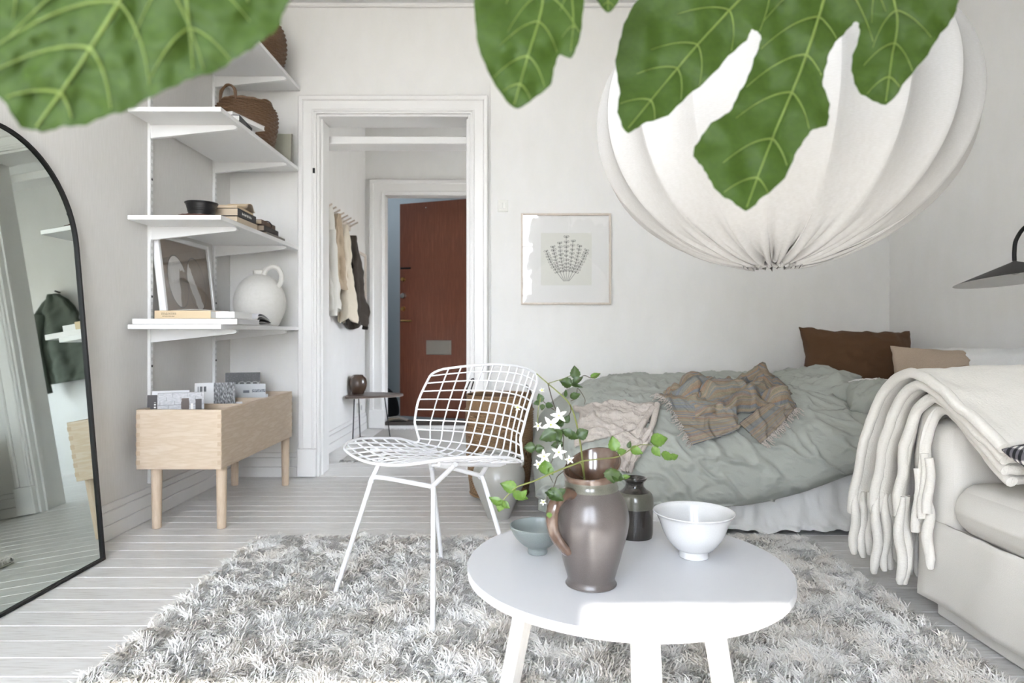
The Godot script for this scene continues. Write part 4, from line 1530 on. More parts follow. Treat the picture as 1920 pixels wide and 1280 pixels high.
# woven wall of a basket: rows of strands going over and under stakes
func woven(b: MB, c: Vector3, prof: Array, rows: int, stakes: int, amp: float, segs: int, per_row := 4, twill := 1.0) -> void:
	var pts := PackedVector3Array()
	var nv := rows * per_row
	var len := prof.size() - 1
	for i in segs:
		var a := TAU * i / segs
		for j in nv:
			var s := j / (nv - 1.0)
			var f := s * len
			var k := mini(int(f), len - 1)
			var p: Vector2 = (prof[k] as Vector2).lerp(prof[k + 1], f - k)
			var row := j / per_row
			var q := (j % per_row) / float(per_row - 1) if per_row > 1 else 0.5
			var wave := sin(a * stakes + row * PI * twill)
			var r := p.x + amp * (0.35 + 0.65 * wave) * sin(q * PI) - amp * 0.6 * (1.0 - sin(q * PI))
			pts.append(c + Vector3(cos(a) * r, p.y, sin(a) * r))
	b.grid(pts, segs, nv, true, false, true)

func small_furniture() -> void:
	# tall cane laundry basket
	var c := Vector3(-0.066, 0.0, -3.46)
	var t := thing("laundry_basket", "tall woven brown cane basket with looped handles by the bed", "basket", c)
	var b := MB.new()
	woven(b, c, [Vector2(0.150, 0.02), Vector2(0.160, 0.10), Vector2(0.170, 0.22)], 17, 44, 0.0045, 264, 4)
	part("lower_weave", b, mats.cane, t)
	b = MB.new()
	for k in 40:
		var a0 := TAU * k / 40.0
		for s in [-1.0, 1.0]:
			var p0 := c + Vector3(cos(a0) * 0.171, 0.215, sin(a0) * 0.171)
			var a1: float = a0 + s * TAU / 40.0
			b.tube(PackedVector3Array([p0, c + Vector3(cos(a1) * 0.171, 0.258, sin(a1) * 0.171)]), 0.0028, 0.0028, 5, false)
	var ob := part("open_weave", b, mats.cane, t)
	ob.set_meta("kind", "stuff")
	b = MB.new()
	woven(b, c, [Vector2(0.171, 0.252), Vector2(0.174, 0.34), Vector2(0.176, 0.455)], 19, 44, 0.0045, 264, 4)
	part("body_weave", b, mats.cane, t)
	b = MB.new()
	woven(b, c, [Vector2(0.174, 0.455), Vector2(0.172, 0.49), Vector2(0.172, 0.527)], 10, 60, 0.0028, 240, 3, 0.5)
	part("collar", b, mats.cane, t)
	b = MB.new()
	for y in [0.022, 0.455, 0.530]:
		var ring := PackedVector3Array()
		for k in 61:
			var a := TAU * k / 60.0
			ring.append(c + Vector3(cos(a), 0, sin(a)) * (0.152 if y < 0.1 else 0.176 if y < 0.5 else 0.173) + Vector3(0, y, 0))
		b.tube(ring, 0.006, 0.006, 8, false)
	part("hoops", b, mats.cane, t)
	part("lining", MB.new().lathe([Vector2(0.0, 0.03), Vector2(0.142, 0.03), Vector2(0.164, 0.30), Vector2(0.163, 0.52)], 40, c), mats.willow, t)
	for e in [[PI * 0.93, 0.060], [0.35, 0.03]]:
		var dir := Vector3(cos(e[0]), 0, -sin(e[0]) * 0.3).normalized()
		var sd := Vector3(-dir.z, 0, dir.x)
		var p := c + dir * 0.168 + Vector3(0, 0.50, 0)
		var path := [p - sd * 0.05, p - sd * 0.055 + Vector3(0, 0.045, 0), p - sd * 0.03 + Vector3(0, 0.045 + (e[1] as float), 0) - dir * 0.02, p + sd * 0.03 + Vector3(0, 0.045 + (e[1] as float), 0) - dir * 0.03, p + sd * 0.055 + Vector3(0, 0.045, 0) - dir * 0.01, p + sd * 0.05]
		part("handle", MB.new().tube(smooth_path(path, 6), 0.0035, 0.0035, 8), mats.leather, t)
	# stoneware jar
	var jc := Vector3(-0.0615, 0.001, -3.06)
	var j := thing("stoneware_jar", "squat grey glazed stoneware jar with two small loop handles", "jar", jc)
	part("body", MB.new().lathe(smooth_profile([Vector2(0.0, 0.0), Vector2(0.049, 0.0), Vector2(0.053, 0.006), Vector2(0.084, 0.08), Vector2(0.114, 0.15), Vector2(0.1225, 0.19), Vector2(0.110, 0.236), Vector2(0.080, 0.265), Vector2(0.063, 0.277), Vector2(0.062, 0.286), Vector2(0.069, 0.294), Vector2(0.070, 0.300), Vector2(0.062, 0.302), Vector2(0.054, 0.292), Vector2(0.056, 0.27), Vector2(0.09, 0.23)]), 64, jc), mats.grey_stoneware, j)
	for s in [-1.0, 1.0]:
		var dir := Vector3(s * 0.96, 0, 0.25 * s).normalized()
		var p := jc + Vector3(0, 0.235, 0)
		part("handle", MB.new().tube(smooth_path([p + dir * 0.066 + Vector3(0, 0.040, 0), p + dir * 0.082 + Vector3(0, 0.054, 0), p + dir * 0.106 + Vector3(0, 0.046, 0), p + dir * 0.114 + Vector3(0, 0.022, 0), p + dir * 0.100 + Vector3(0, -0.002, 0)], 6), 0.0075, 0.008, 10, true), mats.grey_stoneware, j)
	# light switch
	var sx := -0.054
	var sw := thing("light_switch", "square white light switch on the wall beside the doorway", "switch", Vector3(sx, 1.607, -BACK))
	part("plate", MB.new().box(Vector3(sx, 1.607, -BACK + 0.005), Vector3(0.062, 0.070, 0.010), 0.003), mats.white_plastic, sw)
	part("frame_step", MB.new().box(Vector3(sx, 1.607, -BACK + 0.011), Vector3(0.046, 0.050, 0.005), 0.0015), mats.white_plastic, sw)
	for s in [-1.0, 1.0]:
		part("rocker", MB.new().box(Vector3(sx + s * 0.0095, 1.607, -BACK + 0.0155), Vector3(0.0175, 0.038, 0.006), 0.002), mats.white_plastic, sw)
	# cable along the casing
	var cb := MB.new()
	cb.tube(PackedVector3Array([Vector3(-0.128, 0.15, -BACK + 0.004), Vector3(-0.128, 2.72, -BACK + 0.004)]), 0.003, 0.003, 6)
	solo("wall_cable", cb, mats.trim_paint, "thin white painted cable running down beside the door casing", "cable", Vector3(-0.128, 0.15, -BACK + 0.004))
	framed_print()
	magazines()

func sketch_image() -> Image:
	# a generic botanical line sketch: upright sprigs with paired leaf loops
	var im := Image.create(512, 512, false, Image.FORMAT_RGB8)
	im.fill(Color(0.885, 0.88, 0.85))
	var rng := RandomNumberGenerator.new()
	rng.seed = 41
	var dot := func(p: Vector2, w: float, ink: float) -> void:
		for y in range(int(p.y - w - 1), int(p.y + w + 2)):
			for x in range(int(p.x - w - 1), int(p.x + w + 2)):
				if x < 0 or y < 0 or x > 511 or y > 511:
					continue
				var d := Vector2(x, y).distance_to(p)
				var a := clampf(w + 0.5 - d, 0.0, 1.0) * ink
				if a > 0.0:
					im.set_pixel(x, y, im.get_pixel(x, y).lerp(Color(0.13, 0.12, 0.11), a))
	var stroke := func(pts: Array, w: float, ink: float) -> void:
		for k in pts.size() - 1:
			var a: Vector2 = pts[k]
			var b: Vector2 = pts[k + 1]
			var n := int(a.distance_to(b)) + 1
			for i in n:
				dot.call(a.lerp(b, float(i) / n), w, ink)
	for s in 7:
		var f := (s - 3) / 3.0
		var foot := Vector2(256 + f * 26.0, 470)
		var tip := Vector2(256 + f * 205.0, 40 + absf(f) * 120.0 + rng.randf_range(-20, 20))
		var mid := Vector2(256 + f * 150.0, 330)
		var stem := []
		for i in 25:
			var t := i / 24.0
			stem.append(foot.lerp(mid, t).lerp(mid.lerp(tip, t), t))
		stroke.call(stem, 1.6, 0.85)
		for i in range(7, 25, 2):
			for side in [-1.0, 1.0]:
				var p: Vector2 = stem[i]
				var dir: Vector2 = (stem[i] - stem[i - 1]).normalized()
				var o: Vector2 = (dir * 0.6 + Vector2(-dir.y, dir.x) * side * 0.9).normalized()
				var L := rng.randf_range(20, 32)
				var q := Vector2(-o.y, o.x)
				var loop := []
				for k in 13:
					var t := k / 12.0
					loop.append(p + o * L * sin(t * PI) * 1.0 + q * sin(t * TAU) * L * 0.26)
				stroke.call(loop, rng.randf_range(1.0, 1.7), rng.randf_range(0.65, 0.95))
	return im

func framed_print() -> void:
	var a := at(977, 401, BACK)
	var b := at(1145, 571, BACK)
	var c := (a + b) / 2
	var w := b.x - a.x
	var h := a.y - b.y
	var z := -BACK
	var t := thing("framed_print", "square pale wood frame with a fine ink sprig drawing and wide white mount", "picture", Vector3(c.x, b.y, z))
	var fw := 0.0115
	for s in [-1.0, 1.0]:
		part("frame_rail", MB.new().box(Vector3(c.x + s * (w - fw) / 2, c.y, z + 0.0125), Vector3(fw, h, 0.025), 0.0015), mats.pale_wood, t)
		part("frame_rail", MB.new().box(Vector3(c.x, c.y + s * (h - fw) / 2, z + 0.0125), Vector3(w - 2 * fw, fw, 0.0248), 0.0015), mats.pale_wood, t)
	part("mount", MB.new().box(Vector3(c.x, c.y, z + 0.008), Vector3(w - 2 * fw, h - 2 * fw, 0.004)), mats.paper_white, t)
	var p0 := at(1014, 437, BACK)
	var p1 := at(1109, 535, BACK)
	var zz := z + 0.0105
	var pr := MB.new()
	pr.with_uv = true
	pr.quad(Vector3(p0.x, p1.y, zz), Vector3(p1.x, p1.y, zz), Vector3(p1.x, p0.y, zz), Vector3(p0.x, p0.y, zz))
	mat("sprig_print", Color(1, 1, 1), 0.8, {"albedo_texture": ImageTexture.create_from_image(sketch_image())})
	part("sheet", pr, mats.sprig_print, t, "cream paper with fine black plant lines")
	part("glass", MB.new().box(Vector3(c.x, c.y, z + 0.020), Vector3(w - 2 * fw, h - 2 * fw, 0.002)), mats.picture_glass, t)

func cover_image(kind: int) -> ImageTexture:
	var im := Image.create(96, 128, false, Image.FORMAT_RGB8)
	var nz := noise(500 + kind, 0.05)
	for row in 128:
		for x in 96:
			var y := row * 3      # the design fills the part that shows above the crate
			var c := Color(0.86, 0.86, 0.855)
			match kind:
				0:   # dark spine colour, small white lettering strokes
					c = Color(0.24, 0.22, 0.225)
					if x > 38 and x < 50 and y > 40 and y < 96 and (y / 5) % 3 != 0:
						c = Color(0.82, 0.82, 0.80)
				1:   # white tiles with two dark vessels
					c = Color(0.70, 0.70, 0.71) + Color(1, 1, 1) * nz.get_noise_2d(x * 2, y * 2) * 0.1
					if y % 22 < 1 or (x + (y / 22) * 13) % 30 < 1:
						c = Color(0.5, 0.5, 0.5)
					if absf(x - 56.0) < 9.0 - absf(y - 70.0) * 0.05 and y > 32:
						c = Color(0.27, 0.20, 0.165)
					if absf(x - 84.0) < 7.0 and y > 38:
						c = Color(0.20, 0.17, 0.155)
					if absf(x - 70.0) < 2.5 and y > 60:
						c = Color(0.90, 0.89, 0.87)
				2:   # forest strips over white
					if x > 44:
						var k := nz.get_noise_2d(x * 9.0, y * 0.7)
						c = Color(0.42, 0.42, 0.42) + Color(1, 1, 1) * k * 0.7
					elif x > 6 and x < 30 and y > 20 and y < 50 and (x / 3) % 3 != 0:
						c = Color(0.25, 0.25, 0.25)
				3:   # dark photograph with pale arcs
					c = Color(0.19, 0.19, 0.18) + Color(1, 1, 1) * maxf(0.0, nz.get_noise_2d(x * 3.0, y * 3.0)) * 0.25
					if absf(Vector2(fposmod(x, 18.0) - 9.0, y - 62.0).length() - 8.0) < 1.2 and x > 34:
						c = Color(0.72, 0.72, 0.70)
				4:   # small pictures on pale grey
					c = Color(0.76, 0.765, 0.77)
					if (x > 40 and x < 56 and y > 44 and y < 62) or (x > 62 and y > 38 and y < 60 and nz.get_noise_2d(x * 6.0, y * 6.0) > -0.1):
						c = Color(0.30, 0.32, 0.36)
			im.set_pixel(x, row, c)
	return ImageTexture.create_from_image(im)

func magazine(base: Vector3, w: float, h: float, th: float, yaw: float, lean: float, kind: int, label: String) -> void:
	var t := thing("magazine", label, "magazine", base, "magazines standing in the wooden crate")
	var bs := Basis(Vector3.UP, yaw) * Basis(Vector3.RIGHT, -lean)
	var c := base + bs * Vector3(0, h / 2, 0)
	part("pages", MB.new().box(c, Vector3(w, h, th), 0.0006, bs), mats.paper_grey if kind == 5 else mats.paper_white, t)
	if kind < 5:
		if not mats.has("cover_print_%d" % kind):
			mat("cover_print_%d" % kind, Color(1, 1, 1), 0.45, {"albedo_texture": cover_image(kind)})
		var f := MB.new()
		f.with_uv = true
		var z := th / 2 + 0.0006
		f.quad(c + bs * Vector3(-w / 2 + 0.001, -h / 2, z), c + bs * Vector3(w / 2, -h / 2, z), c + bs * Vector3(w / 2, h / 2, z), c + bs * Vector3(-w / 2 + 0.001, h / 2, z))
		part("cover", f, mats["cover_print_%d" % kind], t)

func magazines() -> void:
	var y := 0.284
	magazine(Vector3(-1.570, y, -2.905), 0.070, 0.295, 0.006, 0.20, 0.06, 0, "dark brown booklet with small white lettering at the crate's near corner")
	magazine(Vector3(-1.515, y, -2.935), 0.150, 0.312, 0.010, 0.36, 0.05, 5, "plain white magazine behind the dark brown booklet")
	magazine(Vector3(-1.462, y, -2.92), 0.185, 0.305, 0.012, 0.40, 0.06, 1, "magazine showing brown jugs before white tiles in the crate")
	magazine(Vector3(-1.47, y, -3.27), 0.185, 0.322, 0.010, 0.36, 0.10, 2, "magazine with a forest photograph in the crate's middle section")
	magazine(Vector3(-1.43, y, -3.215), 0.19, 0.250, 0.008, 0.25, 0.50, 5, "pale grey brochure leaning low in front of the forest magazine")
	magazine(Vector3(-1.475, y, -3.62), 0.18, 0.352, 0.012, 0.30, 0.06, 3, "magazine with a dark cover and pale arcs at the crate's far end")
	magazine(Vector3(-1.44, y, -3.575), 0.20, 0.292, 0.010, 0.32, 0.12, 4, "pale grey magazine with small pictures before the dark magazine")
	magazine(Vector3(-1.40, y, -3.52), 0.17, 0.255, 0.006, 0.25, 0.42, 5, "blank white brochure leaning low in the crate's far section")

# ---------------------------------------------------------------- things on the shelves
func book(called: String, c: Vector3, s: Vector3, yaw: float, cover: Material, pages: Material, label: String, spine: int, group := "") -> Node3D:
	# c: middle of the underside; s: x, thickness, z; spine: -1 none, 0 = -x, 1 = +x, 2 = +z side
	var t := thing(called, label, "book", c, group)
	var bs := Basis(Vector3.UP, yaw)
	var ct := 0.0022
	part("pages", MB.new().box(c + bs * Vector3(0, s.y / 2, 0), Vector3(s.x - 0.006, s.y - 2 * ct, s.z - 0.006), 0.0005, bs), pages, t)
	part("cover", MB.new().box(c + Vector3(0, ct / 2, 0), Vector3(s.x, ct, s.z), 0.0006, bs), cover, t)
	part("cover", MB.new().box(c + Vector3(0, s.y - ct / 2, 0), Vector3(s.x, ct, s.z), 0.0006, bs), cover, t)
	if spine >= 0:
		var o := Vector3((-s.x / 2 + ct / 2) if spine == 0 else (s.x / 2 - ct / 2) if spine == 1 else 0.0, s.y / 2, (s.z / 2 - ct / 2) if spine == 2 else 0.0)
		var q := Vector3(ct, s.y - 2 * ct, s.z) if spine < 2 else Vector3(s.x, s.y - 2 * ct, ct)
		part("spine", MB.new().box(c + bs * o, q, 0.0004, bs), cover, t)
	return t

# small print too fine to read: short strokes grouped as words
func word_marks(parent: Node3D, c: Vector3, face: Vector3, along: Vector3, words: Array, high: float, step: float, m: Material) -> void:
	var total := 0.0
	for w in words:
		total += (w + 1) * step
	var b := MB.new()
	var x := -total / 2
	var bs := Basis(along, Vector3.UP, along.cross(Vector3.UP))
	var k := 0
	for w in words:
		for i in w:
			var h := high * (1.0 if i == 0 or k % 3 == 0 else 0.68)
			b.box(c + face + along * x + Vector3(0, (h - high) / 2, 0), Vector3(step * 0.62, h, 0.0006), 0.0, bs)
			x += step
			k += 1
		x += step
	part("fine_print", b, m, parent).set_meta("kind", "stuff")

func lettering(words: String, high: float, parent: Node3D, xf: Transform3D, m: Material) -> void:
	var tm := TextMesh.new()
	tm.text = words
	var f := SystemFont.new()
	f.font_names = PackedStringArray(["Droid Serif"])
	tm.font = f
	tm.font_size = 16
	tm.pixel_size = high / 12.0
	tm.depth = 0.0004
	tm.curve_step = 1.0
	var o := MeshInstance3D.new()
	o.name = "lettering"
	o.mesh = tm
	o.material_override = m
	o.transform = Transform3D(xf.basis, xf.origin - origin_of(parent))
	parent.add_child(o, true)

func handled_basket(called: String, c: Vector3, prof: Array, rows: int, stakes: int, handle: bool, label: String) -> void:
	var t := thing(called, label, "basket", c)
	var b := MB.new()
	woven(b, c, prof, rows, stakes, 0.0055, 132, 5)
	part("weave", b, mats.willow, t)
	var top: Vector2 = prof[prof.size() - 1]
	var ring := PackedVector3Array()
	for k in 49:
		var a := TAU * k / 48.0
		ring.append(c + Vector3(cos(a) * top.x, top.y + sin(k * 2.0) * 0.002, sin(a) * top.x))
	part("rim", MB.new().tube(ring, 0.009, 0.009, 8, false), mats.willow, t)
	part("floor", MB.new().lathe([Vector2(0, 0.004), Vector2(prof[0].x, 0.004)], 32, c), mats.willow, t)
	if handle:
		for s in [[2.0], [5.14]]:
			var dir := Vector3(cos(s[0]), 0, sin(s[0]))
			var sd := Vector3(-dir.z, 0, dir.x)
			var p: Vector3 = c + dir * (top.x - 0.003) + Vector3(0, top.y - 0.012, 0)
			for e in [-0.004, 0.004]:
				part("handle", MB.new().tube(smooth_path([p - sd * 0.055, p - sd * 0.045 + Vector3(0, 0.055, 0) + dir * e, p + Vector3(0, 0.080, 0) - dir * e, p + sd * 0.045 + Vector3(0, 0.055, 0) + dir * e, p + sd * 0.055], 6), 0.006, 0.006, 8), mats.willow, t)

func shelf_things() -> void:
	var h1: float = SHELF_H[0]
	var h2: float = SHELF_H[1]
	var h3: float = SHELF_H[2]
	var h4: float = SHELF_H[3]
	handled_basket("round_basket", Vector3(-1.435, h1, -3.66), smooth_profile([Vector2(0.135, 0.006), Vector2(0.165, 0.05), Vector2(0.178, 0.13), Vector2(0.165, 0.22), Vector2(0.12, 0.28)], 4), 26, 22, false, "round brown wicker basket on the topmost shelf")
	handled_basket("wicker_basket", Vector3(-1.405, h2, -3.50), smooth_profile([Vector2(0.135, 0.006), Vector2(0.150, 0.08), Vector2(0.158, 0.15), Vector2(0.150, 0.20), Vector2(0.125, 0.228)], 4), 22, 20, true, "brown wicker basket with a looped handle on the second shelf")
	# second shelf: pale things beside the basket
	var dc := Vector3(-1.43, h2, -3.02)
	var ds := thing("trinket_box", "low round ribbed white box lying on the second shelf", "box", dc)
	part("box_body", MB.new().lathe(smooth_profile([Vector2(0, 0.0), Vector2(0.070, 0.0), Vector2(0.078, 0.006), Vector2(0.078, 0.016), Vector2(0.070, 0.024), Vector2(0.0, 0.026)], 4), 40, dc), mats.paper_white, ds)
	var rb := MB.new()
	for k in 30:
		var a := TAU * k / 30.0
		rb.box(dc + Vector3(cos(a) * 0.078, 0.011, sin(a) * 0.078), Vector3(0.003, 0.012, 0.008), 0.001, Basis(Vector3.UP, -a))
	part("ribs", rb, mats.paper_white, ds).set_meta("kind", "stuff")
	book("white_book", Vector3(-1.335, h2 + 0.001, -3.14), Vector3(0.14, 0.028, 0.20), 0.10, mats.cover_black, mats.paper_white, "white-paged book with a thin black cover before the wicker basket", 1)
	book("white_book", Vector3(-1.335, h2 + 0.030, -3.20), Vector3(0.15, 0.022, 0.24), -0.28, mats.paper_white, mats.paper_white, "plain white book lying askew on the black-edged book", 2)
	var gb := thing("grey_tablet", "rounded pale grey slab case leaning beside the wicker basket", "case", Vector3(-1.285, h2, -3.22))
	part("case_body", MB.new().rbox(Vector3(-1.292, h2 + 0.030, -3.235), Vector3(0.010, 0.05, 0.17), 0.0045, 6, Basis(Vector3.BACK, -0.25) * Basis(Vector3.RIGHT, 0.12)), mats.paper_grey, gb)
	var gc := Vector3(-1.335, h2, -3.80)
	var cb := thing("canvas_board", "pale grey-green canvas board leaning at the end of the second shelf", "board", gc)
	part("canvas", MB.new().box(gc + Vector3(0, 0.086, 0.0), Vector3(0.135, 0.168, 0.012), 0.002, Basis(Vector3.RIGHT, -0.10)), mats.cover_green, cb)
	part("edge_tape", MB.new().box(gc + Vector3(0.069, 0.086, 0.0), Vector3(0.004, 0.168, 0.014), 0.001, Basis(Vector3.RIGHT, -0.10)), mats.cover_grey, cb)
	# third shelf: bowl on a coaster, two stacks of books
	var bc := Vector3(-1.392, h3, -2.965)
	var co := MB.new()
	for k in 12:
		var ring := PackedVector3Array()
		for q in 41:
			var a := TAU * q / 40.0
			ring.append(bc + Vector3(cos(a), 0, sin(a)) * (0.094 - k * 0.0078) + Vector3(0, 0.0055 + sin(q * 3.0) * 0.001, 0))
		co.tube(ring, 0.0048, 0.0048, 6, false)
	solo("woven_coaster", co, mats.coaster_cane, "flat round reddish woven mat under the black bowl", "mat", bc)
	var bw := thing("black_bowl", "small black ribbed ceramic bowl on the reddish woven mat", "bowl", bc + Vector3(0, 0.0105, 0))
	var pr := [Vector2(0.0, 0.0), Vector2(0.050, 0.0), Vector2(0.0525, 0.003)]
	for k in 7:
		var y := 0.006 + k * 0.0075
		pr.append(Vector2(0.0525 + k * 0.0019 + 0.001, y))
		pr.append(Vector2(0.0525 + k * 0.0019 - 0.0008, y + 0.004))
	pr.append_array([Vector2(0.0675, 0.056), Vector2(0.0705, 0.061), Vector2(0.069, 0.0635), Vector2(0.064, 0.060), Vector2(0.056, 0.02), Vector2(0.0, 0.012)])
	part("bowl_body", MB.new().lathe(pr, 56, bc + Vector3(0, 0.0105, 0)), mats.black_clay, bw)
	var g3 := "books stacked beside the black bowl"
	book("cream_book", Vector3(-1.352, h3 + 0.001, -3.17), Vector3(0.175, 0.030, 0.25), 0.0, mats.cover_black, mats.paper_cream, "cream-paged book at the bottom of the stack beside the black bowl", -1, g3)
	var bb := book("black_book", Vector3(-1.360, h3 + 0.032, -3.165), Vector3(0.185, 0.036, 0.235), 0.03, mats.cover_black, mats.paper_cream, "black book with white spine lettering in the stack beside the bowl", 1, g3)
	word_marks(bb, Vector3(-1.360, h3 + 0.050, -3.165), Vector3(0.0932, 0, 0).rotated(Vector3.UP, 0.03), Vector3(0, 0, -1).rotated(Vector3.UP, 0.03), [3, 4, 3, 5], 0.0115, 0.0068, mats.ink_light)
	book("tan_book", Vector3(-1.355, h3 + 0.069, -3.16), Vector3(0.16, 0.013, 0.22), 0.05, mats.cover_beige, mats.paper_cream, "thin tan book on top of the black lettered book", 1, g3)
	# open curled notebook on top
	var nb := thing("curled_notebook", "small tan notebook with fanned pages on top of the stacked books", "notebook", Vector3(-1.33, h3 + 0.083, -3.24), g3)
	for k in 6:
		var pts := PackedVector3Array()
		for i in 9:
			for q in 5:
				var u := i / 8.0
				var v := q / 4.0
				pts.append(Vector3(-1.325 + (v - 0.5) * 0.10, h3 + 0.0835 + 0.003 * k + sin(u * PI * 0.7) * (0.006 + 0.0032 * k), -3.17 - u * (0.115 - 0.006 * k)))
		part("page", MB.new().sheet(pts, 9, 5, -0.0016), mats.paper_cream if k < 5 else mats.cover_beige, nb)
	var g4 := "books stacked at the end of the third shelf"
	book("grey_book", Vector3(-1.340, h3 + 0.001, -3.55), Vector3(0.15, 0.014, 0.27), 0.0, mats.cover_grey, mats.paper_cream, "thin grey book lowest in the stack at the shelf end", 1, g4)
	book("umber_book", Vector3(-1.348, h3 + 0.016, -3.50), Vector3(0.15, 0.029, 0.22), 0.02, mats.cover_umber, mats.paper_cream, "dark umber book in the stack at the shelf end", 1, g4)
	var lb := book("leather_book", Vector3(-1.352, h3 + 0.046, -3.47), Vector3(0.15, 0.024, 0.21), 0.03, mats.cover_brown, mats.paper_cream, "brown leather book with a strap on top of the umber book", 1, g4)
	part("strap", MB.new().tube(smooth_path([Vector3(-1.300, h3 + 0.071, -3.44), Vector3(-1.282, h3 + 0.077, -3.47), Vector3(-1.274, h3 + 0.066, -3.50), Vector3(-1.274, h3 + 0.05, -3.505)], 5), 0.003, 0.003, 6), mats.leather, lb)
	# lowest shelf: leaning picture, jug, books
	leaning_picture(h4)
	var kc := Vector3(-1.411, h4, -3.70)
	var kj := thing("clay_jug", "large round chalk white clay jug with one ear handle", "jug", kc)
	part("jug_body", MB.new().lathe(smooth_profile([Vector2(0.0, 0.0), Vector2(0.088, 0.0), Vector2(0.112, 0.03), Vector2(0.138, 0.10), Vector2(0.137, 0.165), Vector2(0.112, 0.230), Vector2(0.072, 0.272), Vector2(0.038, 0.288), Vector2(0.034, 0.296), Vector2(0.036, 0.308), Vector2(0.034, 0.314), Vector2(0.026, 0.310), Vector2(0.024, 0.29)]), 64, kc), mats.chalk_clay, kj)
	var hp := kc + Vector3(0, 0, 0.02)
	part("handle", MB.new().tube(smooth_path([hp + Vector3(0.030, 0.288, 0), hp + Vector3(0.045, 0.318, 0), hp + Vector3(0.080, 0.334, 0), hp + Vector3(0.114, 0.318, 0), hp + Vector3(0.128, 0.280, 0), hp + Vector3(0.122, 0.240, 0), hp + Vector3(0.106, 0.222, 0)], 6), 0.0135, 0.0135, 12), mats.chalk_clay, kj)
	var g5 := "books lying on the lowest shelf"
	book("white_volume", Vector3(-1.418, h4 + 0.001, -2.995), Vector3(0.455, 0.024, 0.26), 0.0, mats.paper_white, mats.paper_grey, "wide white book lowest in the pile on the bottom shelf", 2, g5)
	var db := book("beige_book", Vector3(-1.437, h4 + 0.026, -3.005), Vector3(0.245, 0.035, 0.24), -0.0, mats.cover_beige, mats.paper_white, "thick beige book with a lettered spine on the bottom shelf", 2, g5)
	part("title_block", MB.new().box(Vector3(-1.437 + 0.165, h4 + 0.0435, -3.03), Vector3(0.085, 0.030, 0.20), 0.001), mats.paper_white, db, "white page block")
	lettering("DIALOGUES", 0.0085, db, Transform3D(Basis(), Vector3(-1.497, h4 + 0.047, -2.8845)), mats.ink_dark)
	word_marks(db, Vector3(-1.497, h4 + 0.0365, -2.885), Vector3(0, 0, 0.0003), Vector3(1, 0, 0), [4, 7, 6, 5], 0.0030, 0.0021, mats.ink_dark)
	var op := thing("open_book", "thin white book lying open across the beige book and shelf", "book", Vector3(-1.36, h4 + 0.06, -3.15), g5)
	var pts := PackedVector3Array()
	for i in 13:
		for q in 6:
			var u := i / 12.0
			var v := q / 5.0
			pts.append(Vector3(lerpf(-1.525, -1.325, u), h4 + 0.064 + 0.006 * sin(u * PI), lerpf(-2.955, -3.19, v)))
	part("left_half", MB.new().sheet(pts, 13, 6, 0.005), mats.paper_white, op)
	pts = PackedVector3Array()
	for i in 15:
		for q in 8:
			var u := i / 14.0
			var v := q / 7.0
			pts.append(Vector3(lerpf(-1.325, -1.262, u), lerpf(h4 + 0.064, h4 + 0.012, pow(u, 0.8)), lerpf(-2.955, -3.28, v)))
	part("right_half", MB.new().sheet(pts, 15, 8, 0.004), mats.paper_white, op)
	for k in 4:
		pts = PackedVector3Array()
		for i in 12:
			for q in 5:
				var u := i / 11.0
				var v := q / 4.0
				pts.append(Vector3(lerpf(-1.36, -1.270, v), h4 + 0.010 + 0.008 * k + sin(pow(u, 0.6) * PI) * (0.010 + 0.006 * k), lerpf(-3.29, -3.50 + 0.012 * k, u)))
		part("page_fan", MB.new().sheet(pts, 12, 5, -0.002), [mats.paper_white, mats.cover_black, mats.paper_white, mats.paper_grey][k], op)

